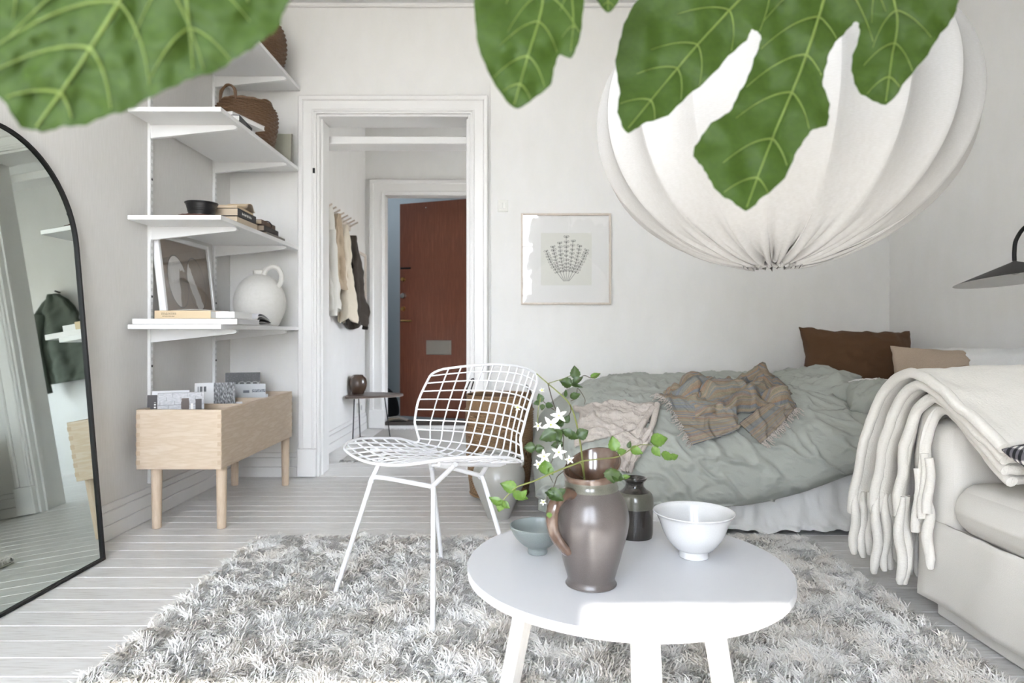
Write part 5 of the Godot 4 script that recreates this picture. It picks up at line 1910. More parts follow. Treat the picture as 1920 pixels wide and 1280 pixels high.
func leaning_picture(h4: float) -> void:
	# leans on the left wall, long side along the wall
	var z0 := -3.075
	var z1 := -3.60
	var hh := 0.435
	var foot := Vector3(LEFT + 0.075, h4 + 0.001, 0)
	var up := Vector3(-0.115, 1, 0).normalized()
	var nr := Vector3(1, 0.115, 0).normalized()
	var t := thing("leaning_painting", "white framed abstract painting of white loops on brown, leaning on the wall", "picture", Vector3(foot.x, foot.y, (z0 + z1) / 2))
	var bs := Basis(Vector3(0, 0, -1), up, nr)
	var w := z0 - z1
	var mid := foot + Vector3(0, 0, (z0 + z1) / 2)
	var fw := 0.020
	for s in [-1.0, 1.0]:
		part("frame_rail", MB.new().box(mid + bs * Vector3(s * (w - fw) / 2, hh / 2, -0.016), Vector3(fw, hh, 0.032), 0.002, bs), mats.shelf_paint, t)
		part("frame_rail", MB.new().box(mid + bs * Vector3(0, hh / 2 + s * (hh - fw) / 2, -0.016), Vector3(w - 2 * fw, fw, 0.0315), 0.002, bs), mats.shelf_paint, t)
	var im := Image.create(320, 270, false, Image.FORMAT_RGB8)
	var nz := noise(611, 0.03)
	var c1 := Vector2(98, 135)
	var c2 := Vector2(222, 135)
	for y in 270:
		for x in 320:
			var p := Vector2(x, y)
			var col := Color(0.475, 0.395, 0.30) + Color(1, 1, 1) * nz.get_noise_2d(x, y) * 0.03
			var e1 := Vector2((x - c1.x - (y - 135) * 0.10) / 62.0, (y - c1.y) / 88.0).length()
			var e2 := Vector2((x - c2.x - (y - 135) * 0.10) / 62.0, (y - c2.y) / 92.0).length()
			var brush := nz.get_noise_2d(x * 3.0, y * 0.4) * 0.25
			if e1 < 0.97 and (x < 96 + (270 - y) * 0.10 + brush * 40.0 or y < 95 + brush * 40.0):
				col = Color(0.87, 0.86, 0.85) + Color(1, 1, 1) * brush * 0.12
			if e2 < 0.97 and absf(x - (150 + (y - 60) * 0.55)) < 24.0 + brush * 26.0:
				col = Color(0.87, 0.86, 0.85) + Color(1, 1, 1) * brush * 0.12
			if absf(e1 - 1.0) < 0.02 or absf(e2 - 1.0) < 0.02:
				col = Color(0.15, 0.12, 0.10)
			im.set_pixel(x, y, col)
	mat("loops_print", Color(1, 1, 1), 0.8, {"albedo_texture": ImageTexture.create_from_image(im)})
	var pr := MB.new()
	pr.with_uv = true
	var a := w / 2 - fw
	pr.quad(mid + bs * Vector3(-a, fw, -0.012), mid + bs * Vector3(a, fw, -0.012), mid + bs * Vector3(a, hh - fw, -0.012), mid + bs * Vector3(-a, hh - fw, -0.012))
	part("painted_sheet", pr, mats.loops_print, t, "brown sheet with two white brushed loops")
	part("backing", MB.new().box(mid + bs * Vector3(0, hh / 2, -0.022), Vector3(2 * a, hh - 2 * fw, 0.006), 0.0, bs), mats.cover_beige, t)
	part("glass", MB.new().box(mid + bs * Vector3(0, hh / 2, -0.006), Vector3(2 * a, hh - 2 * fw, 0.002), 0.0, bs), mats.picture_glass, t)
# ---------------------------------------------------------------- on the bed
func pillow(called: String, c: Vector3, w: float, h: float, th: float, yaw: float, lean: float, roll: float, m: Material, label: String, seed_: int, crease := 0.010) -> void:
	var b := MB.new()
	var bs := Basis(Vector3.UP, yaw) * Basis(Vector3.RIGHT, -lean) * Basis(Vector3.BACK, roll)
	soft_cushion(b, c, w, h, th, bs, seed_, crease, 44)
	solo(called, b, m, label, "pillow", c - Vector3(0, h / 2, 0))

func stripes() -> ImageTexture:
	var im := Image.create(256, 256, false, Image.FORMAT_RGB8)
	var rng := RandomNumberGenerator.new()
	rng.seed = 23
	var pal := [Color(0.60, 0.535, 0.455), Color(0.575, 0.515, 0.445), Color(0.60, 0.50, 0.42), Color(0.53, 0.53, 0.495), Color(0.50, 0.515, 0.535), Color(0.56, 0.53, 0.455), Color(0.63, 0.57, 0.495), Color(0.49, 0.50, 0.515)]
	var line := []
	var y := 0
	while y < 256:
		var c: Color = pal[rng.randi_range(0, 7)]
		if y > 60 and y < 110:
			c = pal[[3, 4, 7, 5][rng.randi_range(0, 3)]]
		for k in rng.randi_range(1, 4):
			line.append(c)
			y += 1
	for yy in 256:
		for x in 256:
			var k := rng.randf_range(-0.035, 0.035)
			im.set_pixel(x, yy, line[yy] + Color(k, k, k))
	return ImageTexture.create_from_image(im)

func fringe_on(parent: Node3D, pts: PackedVector3Array, dirs: Vector3, n: int, long: float, m: Material, seed_: int) -> void:
	var rng := RandomNumberGenerator.new()
	rng.seed = seed_
	var b := MB.new()
	for k in n:
		var f := k / (n - 1.0) * (pts.size() - 1)
		var i := mini(int(f), pts.size() - 2)
		var p := pts[i].lerp(pts[i + 1], f - i)
		var d := dirs + Vector3(rng.randf_range(-0.4, 0.4), rng.randf_range(-0.15, 0.25), rng.randf_range(-0.4, 0.4))
		var L := long * rng.randf_range(0.7, 1.15)
		var path := PackedVector3Array()
		for s in 6:
			var t := s / 5.0
			path.append(p + d * L * t + Vector3(sin(t * 11.0 + k) * 0.003, cos(t * 9.0 + k * 2.0) * 0.002 + 0.002, 0.002))
		b.tube(path, 0.0026, 0.0018, 5)
	part("fringe", b, m, parent).set_meta("kind", "stuff")

func bed_things() -> void:
	pillow("brown_pillow", at(1608, 692, 3.60), 0.585, 0.45, 0.150, -0.10, 0.28, -0.05, mats.brown_muslin, "dark brown muslin pillow propped in the corner of the bed", 41, 0.012)
	pillow("grey_pillow", at(1672, 738, 3.66), 0.40, 0.32, 0.07, -0.35, 0.35, 0.0, mats.sage_linen, "sage green pillow tucked behind the dark brown pillow", 44)
	pillow("beige_pillow", at(1786, 712, 3.0), 0.50, 0.30, 0.075, -0.34, 0.30, -0.04, mats.beige_boucle, "flecked beige wool pillow behind the sofa arm", 42, 0.006)
	pillow("white_pillow", at(1842, 718, 2.92), 0.50, 0.34, 0.07, -1.2, 0.25, 0.04, mats.white_linen, "white pillow standing behind the flecked beige pillow", 43)
	pillow("white_pillow", at(1682, 748, 2.95), 0.42, 0.30, 0.085, -0.3, 1.25, 0.1, mats.white_linen, "white pillow lying flat below the dark brown pillow", 45)
	# waffle blanket
	var wb := thing("waffle_blanket", "beige waffle cotton blanket spread over the foot of the duvet", "blanket", at(1150, 810, 2.9))
	var nz := noise(61, 1.0)
	var q := on_duvet([Vector2(1078, 772), Vector2(1232, 764), Vector2(1212, 812), Vector2(1092, 838)], 40, 34, 0.010, func(u: float, v: float) -> Vector3:
		return Vector3(nz.get_noise_2d(u * 5.0, v * 5.0) * 0.012 + 0.012 * exp(-pow((u - 0.93) / 0.07, 2.0)) + 0.010 * exp(-pow((u - 0.80) / 0.05, 2.0)) * v, 0.02 * sin(v * 5.0) * (1.0 - u), 0.0))
	part("spread", MB.new().sheet(q, 40, 34, -0.010), mats.waffle_cotton, wb)
	q = on_duvet([Vector2(1150, 822), Vector2(1216, 806), Vector2(1182, 884), Vector2(1162, 878)], 26, 26, 0.010, func(u: float, v: float) -> Vector3:
		return Vector3(0.010 + 0.014 * absf(sin(u * 7.0 + v)) + nz.get_noise_2d(u * 4.0 + 30.0, v * 4.0) * 0.008, 0.012 * sin(v * 6.0), 0.0))
	part("hanging_corner", MB.new().sheet(q, 26, 26, -0.010), mats.waffle_cotton, wb)
	for e in [[Vector2(1232, 768), Vector2(1216, 806), Vector2(1196, 850)], [Vector2(1222, 776), Vector2(1202, 812), Vector2(1180, 870)]]:
		var path := []
		for k in e:
			var s := duvet_find(k.x, k.y)
			path.append(duvet_pt(s.x, s.y) + Vector3(0, 0.020, 0.026))
		part("fold", MB.new().tube(smooth_path(path, 7), 0.014, 0.011, 10), mats.waffle_cotton, wb)
	# striped throw, bunched up
	mat("stripe_weave", Color(1, 1, 1), 0.95, {"albedo_texture": stripes()})
	var st := thing("striped_throw", "bunched tan and blue striped throw with fringed ends on the duvet", "throw", at(1360, 780, 3.0))
	var rz := noise(63, 1.0, FastNoiseLite.TYPE_SIMPLEX_SMOOTH, 2)
	var cloth := func(c: Array, nu: int, nv: int, lift: Callable) -> PackedVector3Array:
		var pts := on_duvet(c, nu, nv, 0.006, lift)
		var b := MB.new()
		b.with_uv = true
		b.sheet(pts, nu, nv, -0.007)
		part("cloth", b, mats.stripe_weave, st)
		return pts
	cloth.call([Vector2(1236, 742), Vector2(1455, 722), Vector2(1492, 768), Vector2(1300, 800)], 70, 50, func(u: float, v: float) -> Vector3:
		var edge := minf(minf(u, 1.0 - u), minf(v, 1.0 - v))
		var k := clampf(edge / 0.10, 0.0, 1.0)
		var r := absf(sin(u * 5.0 + v * 3.0 + rz.get_noise_2d(u * 1.6, v * 1.6) * 2.2))
		var r2 := absf(sin(u * 2.5 - v * 5.0 + rz.get_noise_2d(u * 1.5 + 9.0, v * 1.5) * 2.5))
		return Vector3((0.020 + 0.066 * pow(r, 0.7) * (0.4 + 0.6 * r2)) * k + 0.004, rz.get_noise_2d(u * 3.0, v * 3.0 + 40.0) * 0.04, rz.get_noise_2d(u * 3.0 + 70.0, v * 3.0) * 0.02))
	var le: PackedVector3Array = cloth.call([Vector2(1228, 750), Vector2(1372, 772), Vector2(1383, 812), Vector2(1296, 836)], 44, 36, func(u: float, v: float) -> Vector3:
		var k := exp(-pow((v - 0.25) / 0.16, 2.0))
		return Vector3(0.012 + 0.028 * k * (0.3 + 0.7 * sin(u * PI)) + 0.02 * pow(u, 3.0) + absf(sin(v * 8.0 + u * 3.0)) * 0.006, 0, 0))
	var ri: PackedVector3Array = cloth.call([Vector2(1386, 796), Vector2(1478, 752), Vector2(1496, 772), Vector2(1430, 834)], 40, 30, func(u: float, v: float) -> Vector3:
		return Vector3(0.010 + 0.03 * exp(-pow(v / 0.2, 2.0)) * u + absf(sin(v * 6.0 - u * 5.0)) * 0.005, 0, 0))
	var ea := PackedVector3Array()
	for j in 36:
		ea.append(le[0 * 36 + j])
	fringe_on(st, ea, Vector3(-0.75, -0.45, 0.35), 40, 0.034, mats.waffle_cotton, 5)
	var eb := PackedVector3Array()
	for i in 40:
		eb.append(ri[i * 30 + 29])
	fringe_on(st, eb, Vector3(0.55, -0.6, 0.4), 40, 0.032, mats.waffle_cotton, 6)
# ---------------------------------------------------------------- on the coffee table
func table_things() -> void:
	# pitcher: slanted lip that rises to the spout at the far side
	var c := Vector3(0.1425, TABLE_H, -1.192)
	var t := thing("stoneware_pitcher", "tall grey-brown speckled stoneware pitcher holding a flowering vine", "pitcher", c)
	var body := smooth_profile([Vector2(0.0, 0.0), Vector2(0.0425, 0.0), Vector2(0.0440, 0.004), Vector2(0.0425, 0.010), Vector2(0.0440, 0.018), Vector2(0.0545, 0.055), Vector2(0.0660, 0.100), Vector2(0.0675, 0.125), Vector2(0.0610, 0.150), Vector2(0.0510, 0.166), Vector2(0.0475, 0.171)])
	part("body", MB.new().lathe(body, 72, c), mats.salt_glaze, t)
	var spout := 2.15 - PI      # direction of the pouring lip: away and to the right
	var neck := PackedVector3Array()
	var prof := [Vector2(0.0478, 0.168), Vector2(0.0490, 0.174), Vector2(0.0470, 0.178), Vector2(0.0470, 0.184), Vector2(0.0475, 0.188)]
	var rim_in := [Vector2(0.0500, 0.194), Vector2(0.0482, 0.1965), Vector2(0.0462, 0.194), Vector2(0.0430, 0.182), Vector2(0.0415, 0.165), Vector2(0.05, 0.14)]
	for i in 72:
		var a := TAU * i / 72.0
		for p in prof:
			neck.append(c + Vector3(cos(a) * p.x, p.y, sin(a) * p.x))
	part("neck", MB.new().grid(neck, 72, prof.size(), true, false, true), mats.moss_glaze, t)
	var lip := PackedVector3Array()
	var all := [Vector2(0.0472, 0.186), Vector2(0.0482, 0.190)]
	all.append_array(rim_in)
	for i in 72:
		var a := TAU * i / 72.0
		var k := pow(maxf(0.0, 0.5 + 0.5 * cos(a - spout)), 1.4)
		for q in all.size():
			var p: Vector2 = all[q]
			var f := clampf((p.y - 0.186) / 0.008, 0.0, 1.0) if q < 5 else clampf((p.y - 0.15) / 0.045, 0.0, 1.0)
			var r := p.x + 0.009 * k * k * f
			lip.append(c + Vector3(cos(a) * r, p.y + 0.040 * k * f, sin(a) * r))
	part("lip", MB.new().grid(lip, 72, all.size(), true, false, true), mats.brown_glaze, t)
	var hd := Vector3(-0.80, 0, 0.60).normalized()
	part("handle", MB.new().tube(smooth_path([c + hd * 0.043 + Vector3(0, 0.165, 0), c + hd * 0.062 + Vector3(0, 0.170, 0), c + hd * 0.086 + Vector3(0, 0.156, 0), c + hd * 0.092 + Vector3(0, 0.128, 0), c + hd * 0.084 + Vector3(0, 0.100, 0), c + hd * 0.066 + Vector3(0, 0.078, 0), c + hd * 0.056 + Vector3(0, 0.068, 0)], 7), 0.0115, 0.0085, 14, true, 1.25), mats.brown_glaze, t)
	# dark vase
	var v := Vector3(0.272, TABLE_H, -1.468)
	var dv := thing("dark_vase", "small dark speckled glazed vase behind the pitcher", "vase", v)
	part("body", MB.new().lathe(smooth_profile([Vector2(0, 0), Vector2(0.0345, 0.0), Vector2(0.0385, 0.003), Vector2(0.0402, 0.012), Vector2(0.0405, 0.04), Vector2(0.0412, 0.066)]), 56, v), mats.dark_glaze, dv)
	part("shoulder", MB.new().lathe(smooth_profile([Vector2(0.0412, 0.066), Vector2(0.0412, 0.082), Vector2(0.0385, 0.094), Vector2(0.0325, 0.100)]), 56, v), mats.moss_glaze, dv)
	part("neck", MB.new().lathe(smooth_profile([Vector2(0.0325, 0.100), Vector2(0.0245, 0.106), Vector2(0.0205, 0.112), Vector2(0.021, 0.120), Vector2(0.0265, 0.127), Vector2(0.0270, 0.130), Vector2(0.0235, 0.130), Vector2(0.017, 0.12), Vector2(0.017, 0.10)]), 56, v), mats.dark_glaze, dv)
	# white bowl
	var w := Vector3(0.367, TABLE_H, -1.335)
	var wb := thing("white_bowl", "deep white glazed footed bowl with a flared rim", "bowl", w)
	part("foot", MB.new().lathe([Vector2(0, 0), Vector2(0.0285, 0.0), Vector2(0.0295, 0.002), Vector2(0.0285, 0.014), Vector2(0.032, 0.020)], 56, w), mats.white_glaze, wb)
	part("bowl_body", MB.new().lathe(smooth_profile([Vector2(0.028, 0.014), Vector2(0.040, 0.020), Vector2(0.057, 0.042), Vector2(0.067, 0.068), Vector2(0.0745, 0.084), Vector2(0.0800, 0.0895), Vector2(0.0805, 0.0915), Vector2(0.0785, 0.0915), Vector2(0.072, 0.085), Vector2(0.0635, 0.066), Vector2(0.050, 0.036), Vector2(0.025, 0.022), Vector2(0.0, 0.020)], 4), 72, w), mats.white_glaze, wb)
	# grey-green bowl
	var g := Vector3(0.0525, TABLE_H, -1.358)
	var gb := thing("celadon_bowl", "small grey-green stoneware footed bowl beside the pitcher", "bowl", g)
	part("foot", MB.new().lathe([Vector2(0, 0), Vector2(0.0195, 0.0), Vector2(0.0205, 0.002), Vector2(0.0195, 0.013), Vector2(0.024, 0.017)], 48, g), mats.celadon_glaze, gb)
	part("bowl_body", MB.new().lathe(smooth_profile([Vector2(0.019, 0.012), Vector2(0.030, 0.018), Vector2(0.0455, 0.033), Vector2(0.0535, 0.047), Vector2(0.0570, 0.0555), Vector2(0.0565, 0.0575)], 4), 60, g), mats.celadon_glaze, gb)
	part("bowl_inside", MB.new().lathe(smooth_profile([Vector2(0.0565, 0.0575), Vector2(0.0545, 0.0570), Vector2(0.050, 0.047), Vector2(0.040, 0.032), Vector2(0.022, 0.021), Vector2(0.0, 0.018)], 4), 60, g), mats.celadon_inside, gb)
# ---------------------------------------------------------------- plants
# leaflet with a toothed outline, folded along its midrib
func leaflet(b: MB, base: Vector3, dir: Vector3, nrm: Vector3, L: float, W: float, cup: float, teeth := true) -> void:
	dir = dir.normalized()
	var side := dir.cross(nrm).normalized()
	nrm = side.cross(dir).normalized()
	var n := 10
	var pts := PackedVector3Array()
	for i in n + 1:
		var t := float(i) / n
		var w := W * 0.5 * pow(sin(PI * pow(t, 0.72)), 0.85)
		if teeth and i % 2 == 1:
			w *= 1.13
		if i == n:
			w = 0.0006
		for j in 5:
			var s := (j - 2) / 2.0
			pts.append(base + dir * L * t + side * w * s + nrm * (cup * W * (s * s) - 0.35 * L * t * t * 0.5 + (0.03 * W * sin(t * 14.0)) * absf(s)))
	b.sheet(pts, n + 1, 5, 0.0004)

func vp(x: float, y: float, d: float) -> Vector3:     # from the 1506-pixel zoom of region (900,660)-(1300,1000)
	return at(900.0 + x * 0.2656, 660.0 + y * 0.2656, d)

func vine() -> void:
	var d := 1.19
	var t := thing("flowering_vine", "green leafy vine with small white flowers standing in the pitcher", "plant", Vector3(0.1425, TABLE_H + 0.03, -1.192))
	var green: Material = mats.stem_green
	var brown: Material = mats.stem_brown
	var stems := [
		[[Vector3(0.1425, TABLE_H + 0.03, -1.20), vp(738, 915, 1.20), vp(715, 690, 1.19), vp(680, 500, 1.18), vp(635, 370, 1.175), vp(560, 290, 1.17), vp(480, 222, 1.17), vp(400, 152, 1.18)], 0.0020, 0.0010, green],
		[[vp(480, 222, 1.17), vp(500, 300, 1.16), vp(525, 380, 1.15), vp(545, 420, 1.145)], 0.0011, 0.0007, brown],
		[[vp(480, 222, 1.17), vp(530, 205, 1.18), vp(575, 192, 1.18), vp(640, 165, 1.19)], 0.0009, 0.0006, green],
		[[vp(690, 200, 1.185), vp(735, 165, 1.19), vp(790, 182, 1.20), vp(845, 150, 1.21)], 0.0008, 0.0005, brown],
		[[vp(640, 345, 1.175), vp(680, 320, 1.17), vp(690, 255, 1.17), vp(740, 330, 1.16), vp(735, 370, 1.16)], 0.0007, 0.0005, brown],
		[[vp(635, 370, 1.175), vp(640, 420, 1.165), vp(600, 480, 1.15), vp(565, 540, 1.145)], 0.0009, 0.0006, brown],
		[[vp(720, 770, 1.12), vp(560, 832, 1.09), vp(390, 905, 1.07), vp(260, 952, 1.06), vp(200, 1005, 1.06), vp(150, 1060, 1.06)], 0.0015, 0.0007, green],
		[[vp(735, 880, 1.19), vp(722, 800, 1.145), vp(720, 770, 1.12), vp(860, 752, 1.14), vp(975, 737, 1.16), vp(1060, 690, 1.17), vp(1130, 655, 1.18), vp(1215, 655, 1.19)], 0.0014, 0.0007, green],
		[[vp(735, 890, 1.20), vp(640, 830, 1.15), vp(590, 700, 1.12), vp(590, 600, 1.12), vp(570, 550, 1.13)], 0.0009, 0.0006, brown],
		[[vp(590, 840, 1.13), vp(545, 880, 1.11), vp(520, 950, 1.10), vp(475, 1000, 1.10), vp(478, 1140, 1.10)], 0.0008, 0.0006, brown],
		[[vp(570, 560, 1.13), vp(520, 740, 1.11), vp(480, 830, 1.10), vp(515, 920, 1.10)], 0.0008, 0.0005, brown],
		[[vp(430, 320, 1.13), vp(412, 400, 1.12), vp(408, 470, 1.12), vp(412, 520, 1.12)], 0.0008, 0.0005, green],
		[[vp(545, 420, 1.145), vp(490, 385, 1.14), vp(440, 340, 1.13)], 0.0008, 0.0005, brown],
	]
	for s in stems:
		part("stem", MB.new().tube(smooth_path(s[0], 6), s[1], s[2], 7), s[3], t)
	var s0 := 0.000258       # metres per zoom pixel at this depth
	# x, y of the leaf's middle, pointing angle in the picture, length and width in zoom pixels, depth, dark or light
	var leaves := [
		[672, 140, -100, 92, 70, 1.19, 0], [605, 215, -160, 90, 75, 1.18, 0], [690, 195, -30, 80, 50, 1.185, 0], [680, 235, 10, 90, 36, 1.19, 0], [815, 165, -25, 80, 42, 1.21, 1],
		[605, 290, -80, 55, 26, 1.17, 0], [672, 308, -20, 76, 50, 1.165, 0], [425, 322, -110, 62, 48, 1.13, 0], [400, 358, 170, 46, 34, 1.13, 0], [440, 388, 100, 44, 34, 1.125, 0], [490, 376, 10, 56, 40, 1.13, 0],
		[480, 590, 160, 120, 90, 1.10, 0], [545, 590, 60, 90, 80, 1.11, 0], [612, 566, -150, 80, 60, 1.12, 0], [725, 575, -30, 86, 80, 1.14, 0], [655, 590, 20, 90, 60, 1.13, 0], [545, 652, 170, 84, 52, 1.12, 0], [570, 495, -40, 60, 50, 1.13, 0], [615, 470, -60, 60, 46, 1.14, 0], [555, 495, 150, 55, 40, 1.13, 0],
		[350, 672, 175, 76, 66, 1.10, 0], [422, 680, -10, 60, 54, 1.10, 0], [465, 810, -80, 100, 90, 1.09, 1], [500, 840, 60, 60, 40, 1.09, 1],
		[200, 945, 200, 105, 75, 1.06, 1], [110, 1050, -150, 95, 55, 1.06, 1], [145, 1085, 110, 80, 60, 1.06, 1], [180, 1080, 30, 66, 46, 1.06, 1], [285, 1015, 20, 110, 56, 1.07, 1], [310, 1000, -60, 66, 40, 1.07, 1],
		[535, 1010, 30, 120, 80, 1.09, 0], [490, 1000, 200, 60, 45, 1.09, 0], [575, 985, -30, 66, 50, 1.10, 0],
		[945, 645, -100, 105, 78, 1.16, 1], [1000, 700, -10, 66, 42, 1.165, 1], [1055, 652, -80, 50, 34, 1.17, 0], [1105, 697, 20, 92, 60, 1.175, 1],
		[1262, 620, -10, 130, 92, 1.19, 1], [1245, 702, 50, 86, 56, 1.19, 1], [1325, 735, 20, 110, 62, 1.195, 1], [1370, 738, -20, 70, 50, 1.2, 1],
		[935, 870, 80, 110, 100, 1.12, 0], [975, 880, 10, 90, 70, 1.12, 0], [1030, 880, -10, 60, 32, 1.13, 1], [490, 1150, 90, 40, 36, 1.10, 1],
	]
	var rng := RandomNumberGenerator.new()
	rng.seed = 9
	for e in leaves:
		var a := deg_to_rad(e[2])
		var dir := Vector3(cos(a), -sin(a), rng.randf_range(-0.25, 0.35))
		var L: float = e[3] * s0
		var c := vp(e[0], e[1], e[5])
		var b := MB.new()
		leaflet(b, c - dir.normalized() * L * 0.5, dir, Vector3(rng.randf_range(-0.4, 0.4), rng.randf_range(0.2, 0.7), 1.0), L, e[4] * s0, rng.randf_range(0.10, 0.22))
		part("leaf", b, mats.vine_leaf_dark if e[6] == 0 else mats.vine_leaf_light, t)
	for e in [[500, 512, 58, 1.115], [556, 446, 50, 1.12], [452, 735, 40, 1.09], [556, 706, 46, 1.11], [410, 790, 26, 1.09], [410, 520, 26, 1.12], [632, 758, 26, 1.11], [436, 268, 16, 1.15], [446, 1058, 18, 1.10], [265, 390, 18, 1.10]]:
		var c := vp(e[0], e[1], e[3])
		var fl := part("flower", MB.new().lathe([Vector2(0, -0.0022), Vector2(0.0022, -0.001), Vector2(0.0025, 0.001), Vector2(0, 0.0025)], 8, c), mats.stamen_green, t)
		var turn := rng.randf_range(0, 1)
		for k in 5:
			var a := TAU * k / 5.0 + turn
			var b := MB.new()
			var dir := Vector3(cos(a), sin(a), 0.25)
			leaflet(b, c + dir * 0.001, dir, Vector3(0, 0.2, 1), e[2] * s0 * 1.05, e[2] * s0 * 0.48, 0.05, false)
			part("petal", b, mats.petal_white, fl)

# fig leaf: outline and veins given in picture points, laid on a gently bent surface at its distance
func fig_leaf(parent: Node3D, outline: Array, d: float, lean: Vector2, bend: float, veins: Array, foot: Vector2, seed_: int) -> void:
	var poly := smooth_2d(outline, 5, true)
	var area := 0.0
	for k in poly.size():
		area += poly[k].cross(poly[(k + 1) % poly.size()])
	var wavy := PackedVector2Array()
	var size := sqrt(absf(area)) * 0.0030
	for k in poly.size():       # shallow teeth along the margin
		var tn := (poly[(k + 1) % poly.size()] - poly[(k - 1 + poly.size()) % poly.size()]).normalized()
		wavy.append(poly[k] + Vector2(tn.y, -tn.x) * size * (sin(k * 2.1) * 0.6 + sin(k * 0.83 + 1.0) * 0.9))
	poly = wavy
	var lo := poly[0]
	var hi := poly[0]
	for p in poly:
		lo = lo.min(p)
		hi = hi.max(p)
	var mid := (lo + hi) / 2
	var nz := noise(seed_, 0.012, FastNoiseLite.TYPE_SIMPLEX_SMOOTH, 2)
	var depth := func(p: Vector2) -> float:
		var q := (p - mid) / (hi.y - lo.y)
		return d + d * (lean.x * q.x + lean.y * q.y + bend * q.length_squared() + nz.get_noise_2d(p.x, p.y) * 0.014)
	var step := (hi.y - lo.y) / 44.0
	var pts := PackedVector2Array(poly)
	var y := lo.y
	var rng := RandomNumberGenerator.new()
	rng.seed = seed_
	while y < hi.y:
		var x := lo.x
		while x < hi.x:
			var p := Vector2(x + rng.randf_range(-0.2, 0.2) * step, y + rng.randf_range(-0.2, 0.2) * step)
			if Geometry2D.is_point_in_polygon(p, poly):
				var far := true
				for q in poly:
					if q.distance_squared_to(p) < step * step * 0.3:
						far = false
						break
				if far:
					pts.append(p)
			x += step
		y += step
	var tris := Geometry2D.triangulate_delaunay(pts)
	var b := MB.new()
	var n := pts.size()
	for side in 2:
		for p in pts:
			b.put(at(p.x, p.y, (depth.call(p) as float) + side * 0.0006))
	var i := 0
	var edges := {}
	while i + 2 < tris.size():
		var A := tris[i]
		var B := tris[i + 1]
		var C := tris[i + 2]
		i += 3
		if not Geometry2D.is_point_in_polygon((pts[A] + pts[B] + pts[C]) / 3.0, poly):
			continue
		if (pts[B] - pts[A]).cross(pts[C] - pts[A]) > 0.0:   # picture y runs down
			var s := B
			B = C
			C = s
		b.tri(A, B, C)
		b.tri(A + n, C + n, B + n)
	for k in poly.size():
		var q := (k + 1) % poly.size()
		b.tri(k, q, q + n)
		b.tri(k, q + n, k + n)
	var leaf := part("leaf", b, mats.fig_leaf, parent)
	# veins: raised ribs on the side that shows; main ribs with side ribs curving towards the edge
	for v in veins:
		var path := PackedVector3Array()
		var flat := smooth_2d(v[0], 8)
		for p in flat:
			path.append(at(p.x, p.y, (depth.call(p) as float) - 0.0009))
		part("midrib", MB.new().tube(path, v[1], v[1] * 0.35, 7), mats.fig_vein, leaf)
		var m: int = v[2]
		for k in m:
			var f := (k + 0.6) / (m + 0.4)
			var idx := int(f * (flat.size() - 1))
			var o := flat[idx]
			var tn := (flat[mini(idx + 1, flat.size() - 1)] - flat[maxi(idx - 1, 0)]).normalized()
			for s in [-1.0, 1.0]:
				var nn: Vector2 = Vector2(-tn.y, tn.x) * s
				var rib := PackedVector3Array()
				var L: float = v[3] * (1.0 - f * 0.55)
				for q in 12:
					var tt := q / 11.0
					var p := o + nn * L * tt + tn * L * (0.35 * tt + 0.75 * tt * tt)
					if not Geometry2D.is_point_in_polygon(p, poly):
						break
					rib.append(at(p.x, p.y, (depth.call(p) as float) - 0.0010))
				if rib.size() > 3:
					part("vein", MB.new().tube(rib, v[1] * 0.55, v[1] * 0.22, 6), mats.fig_vein, leaf)
	return

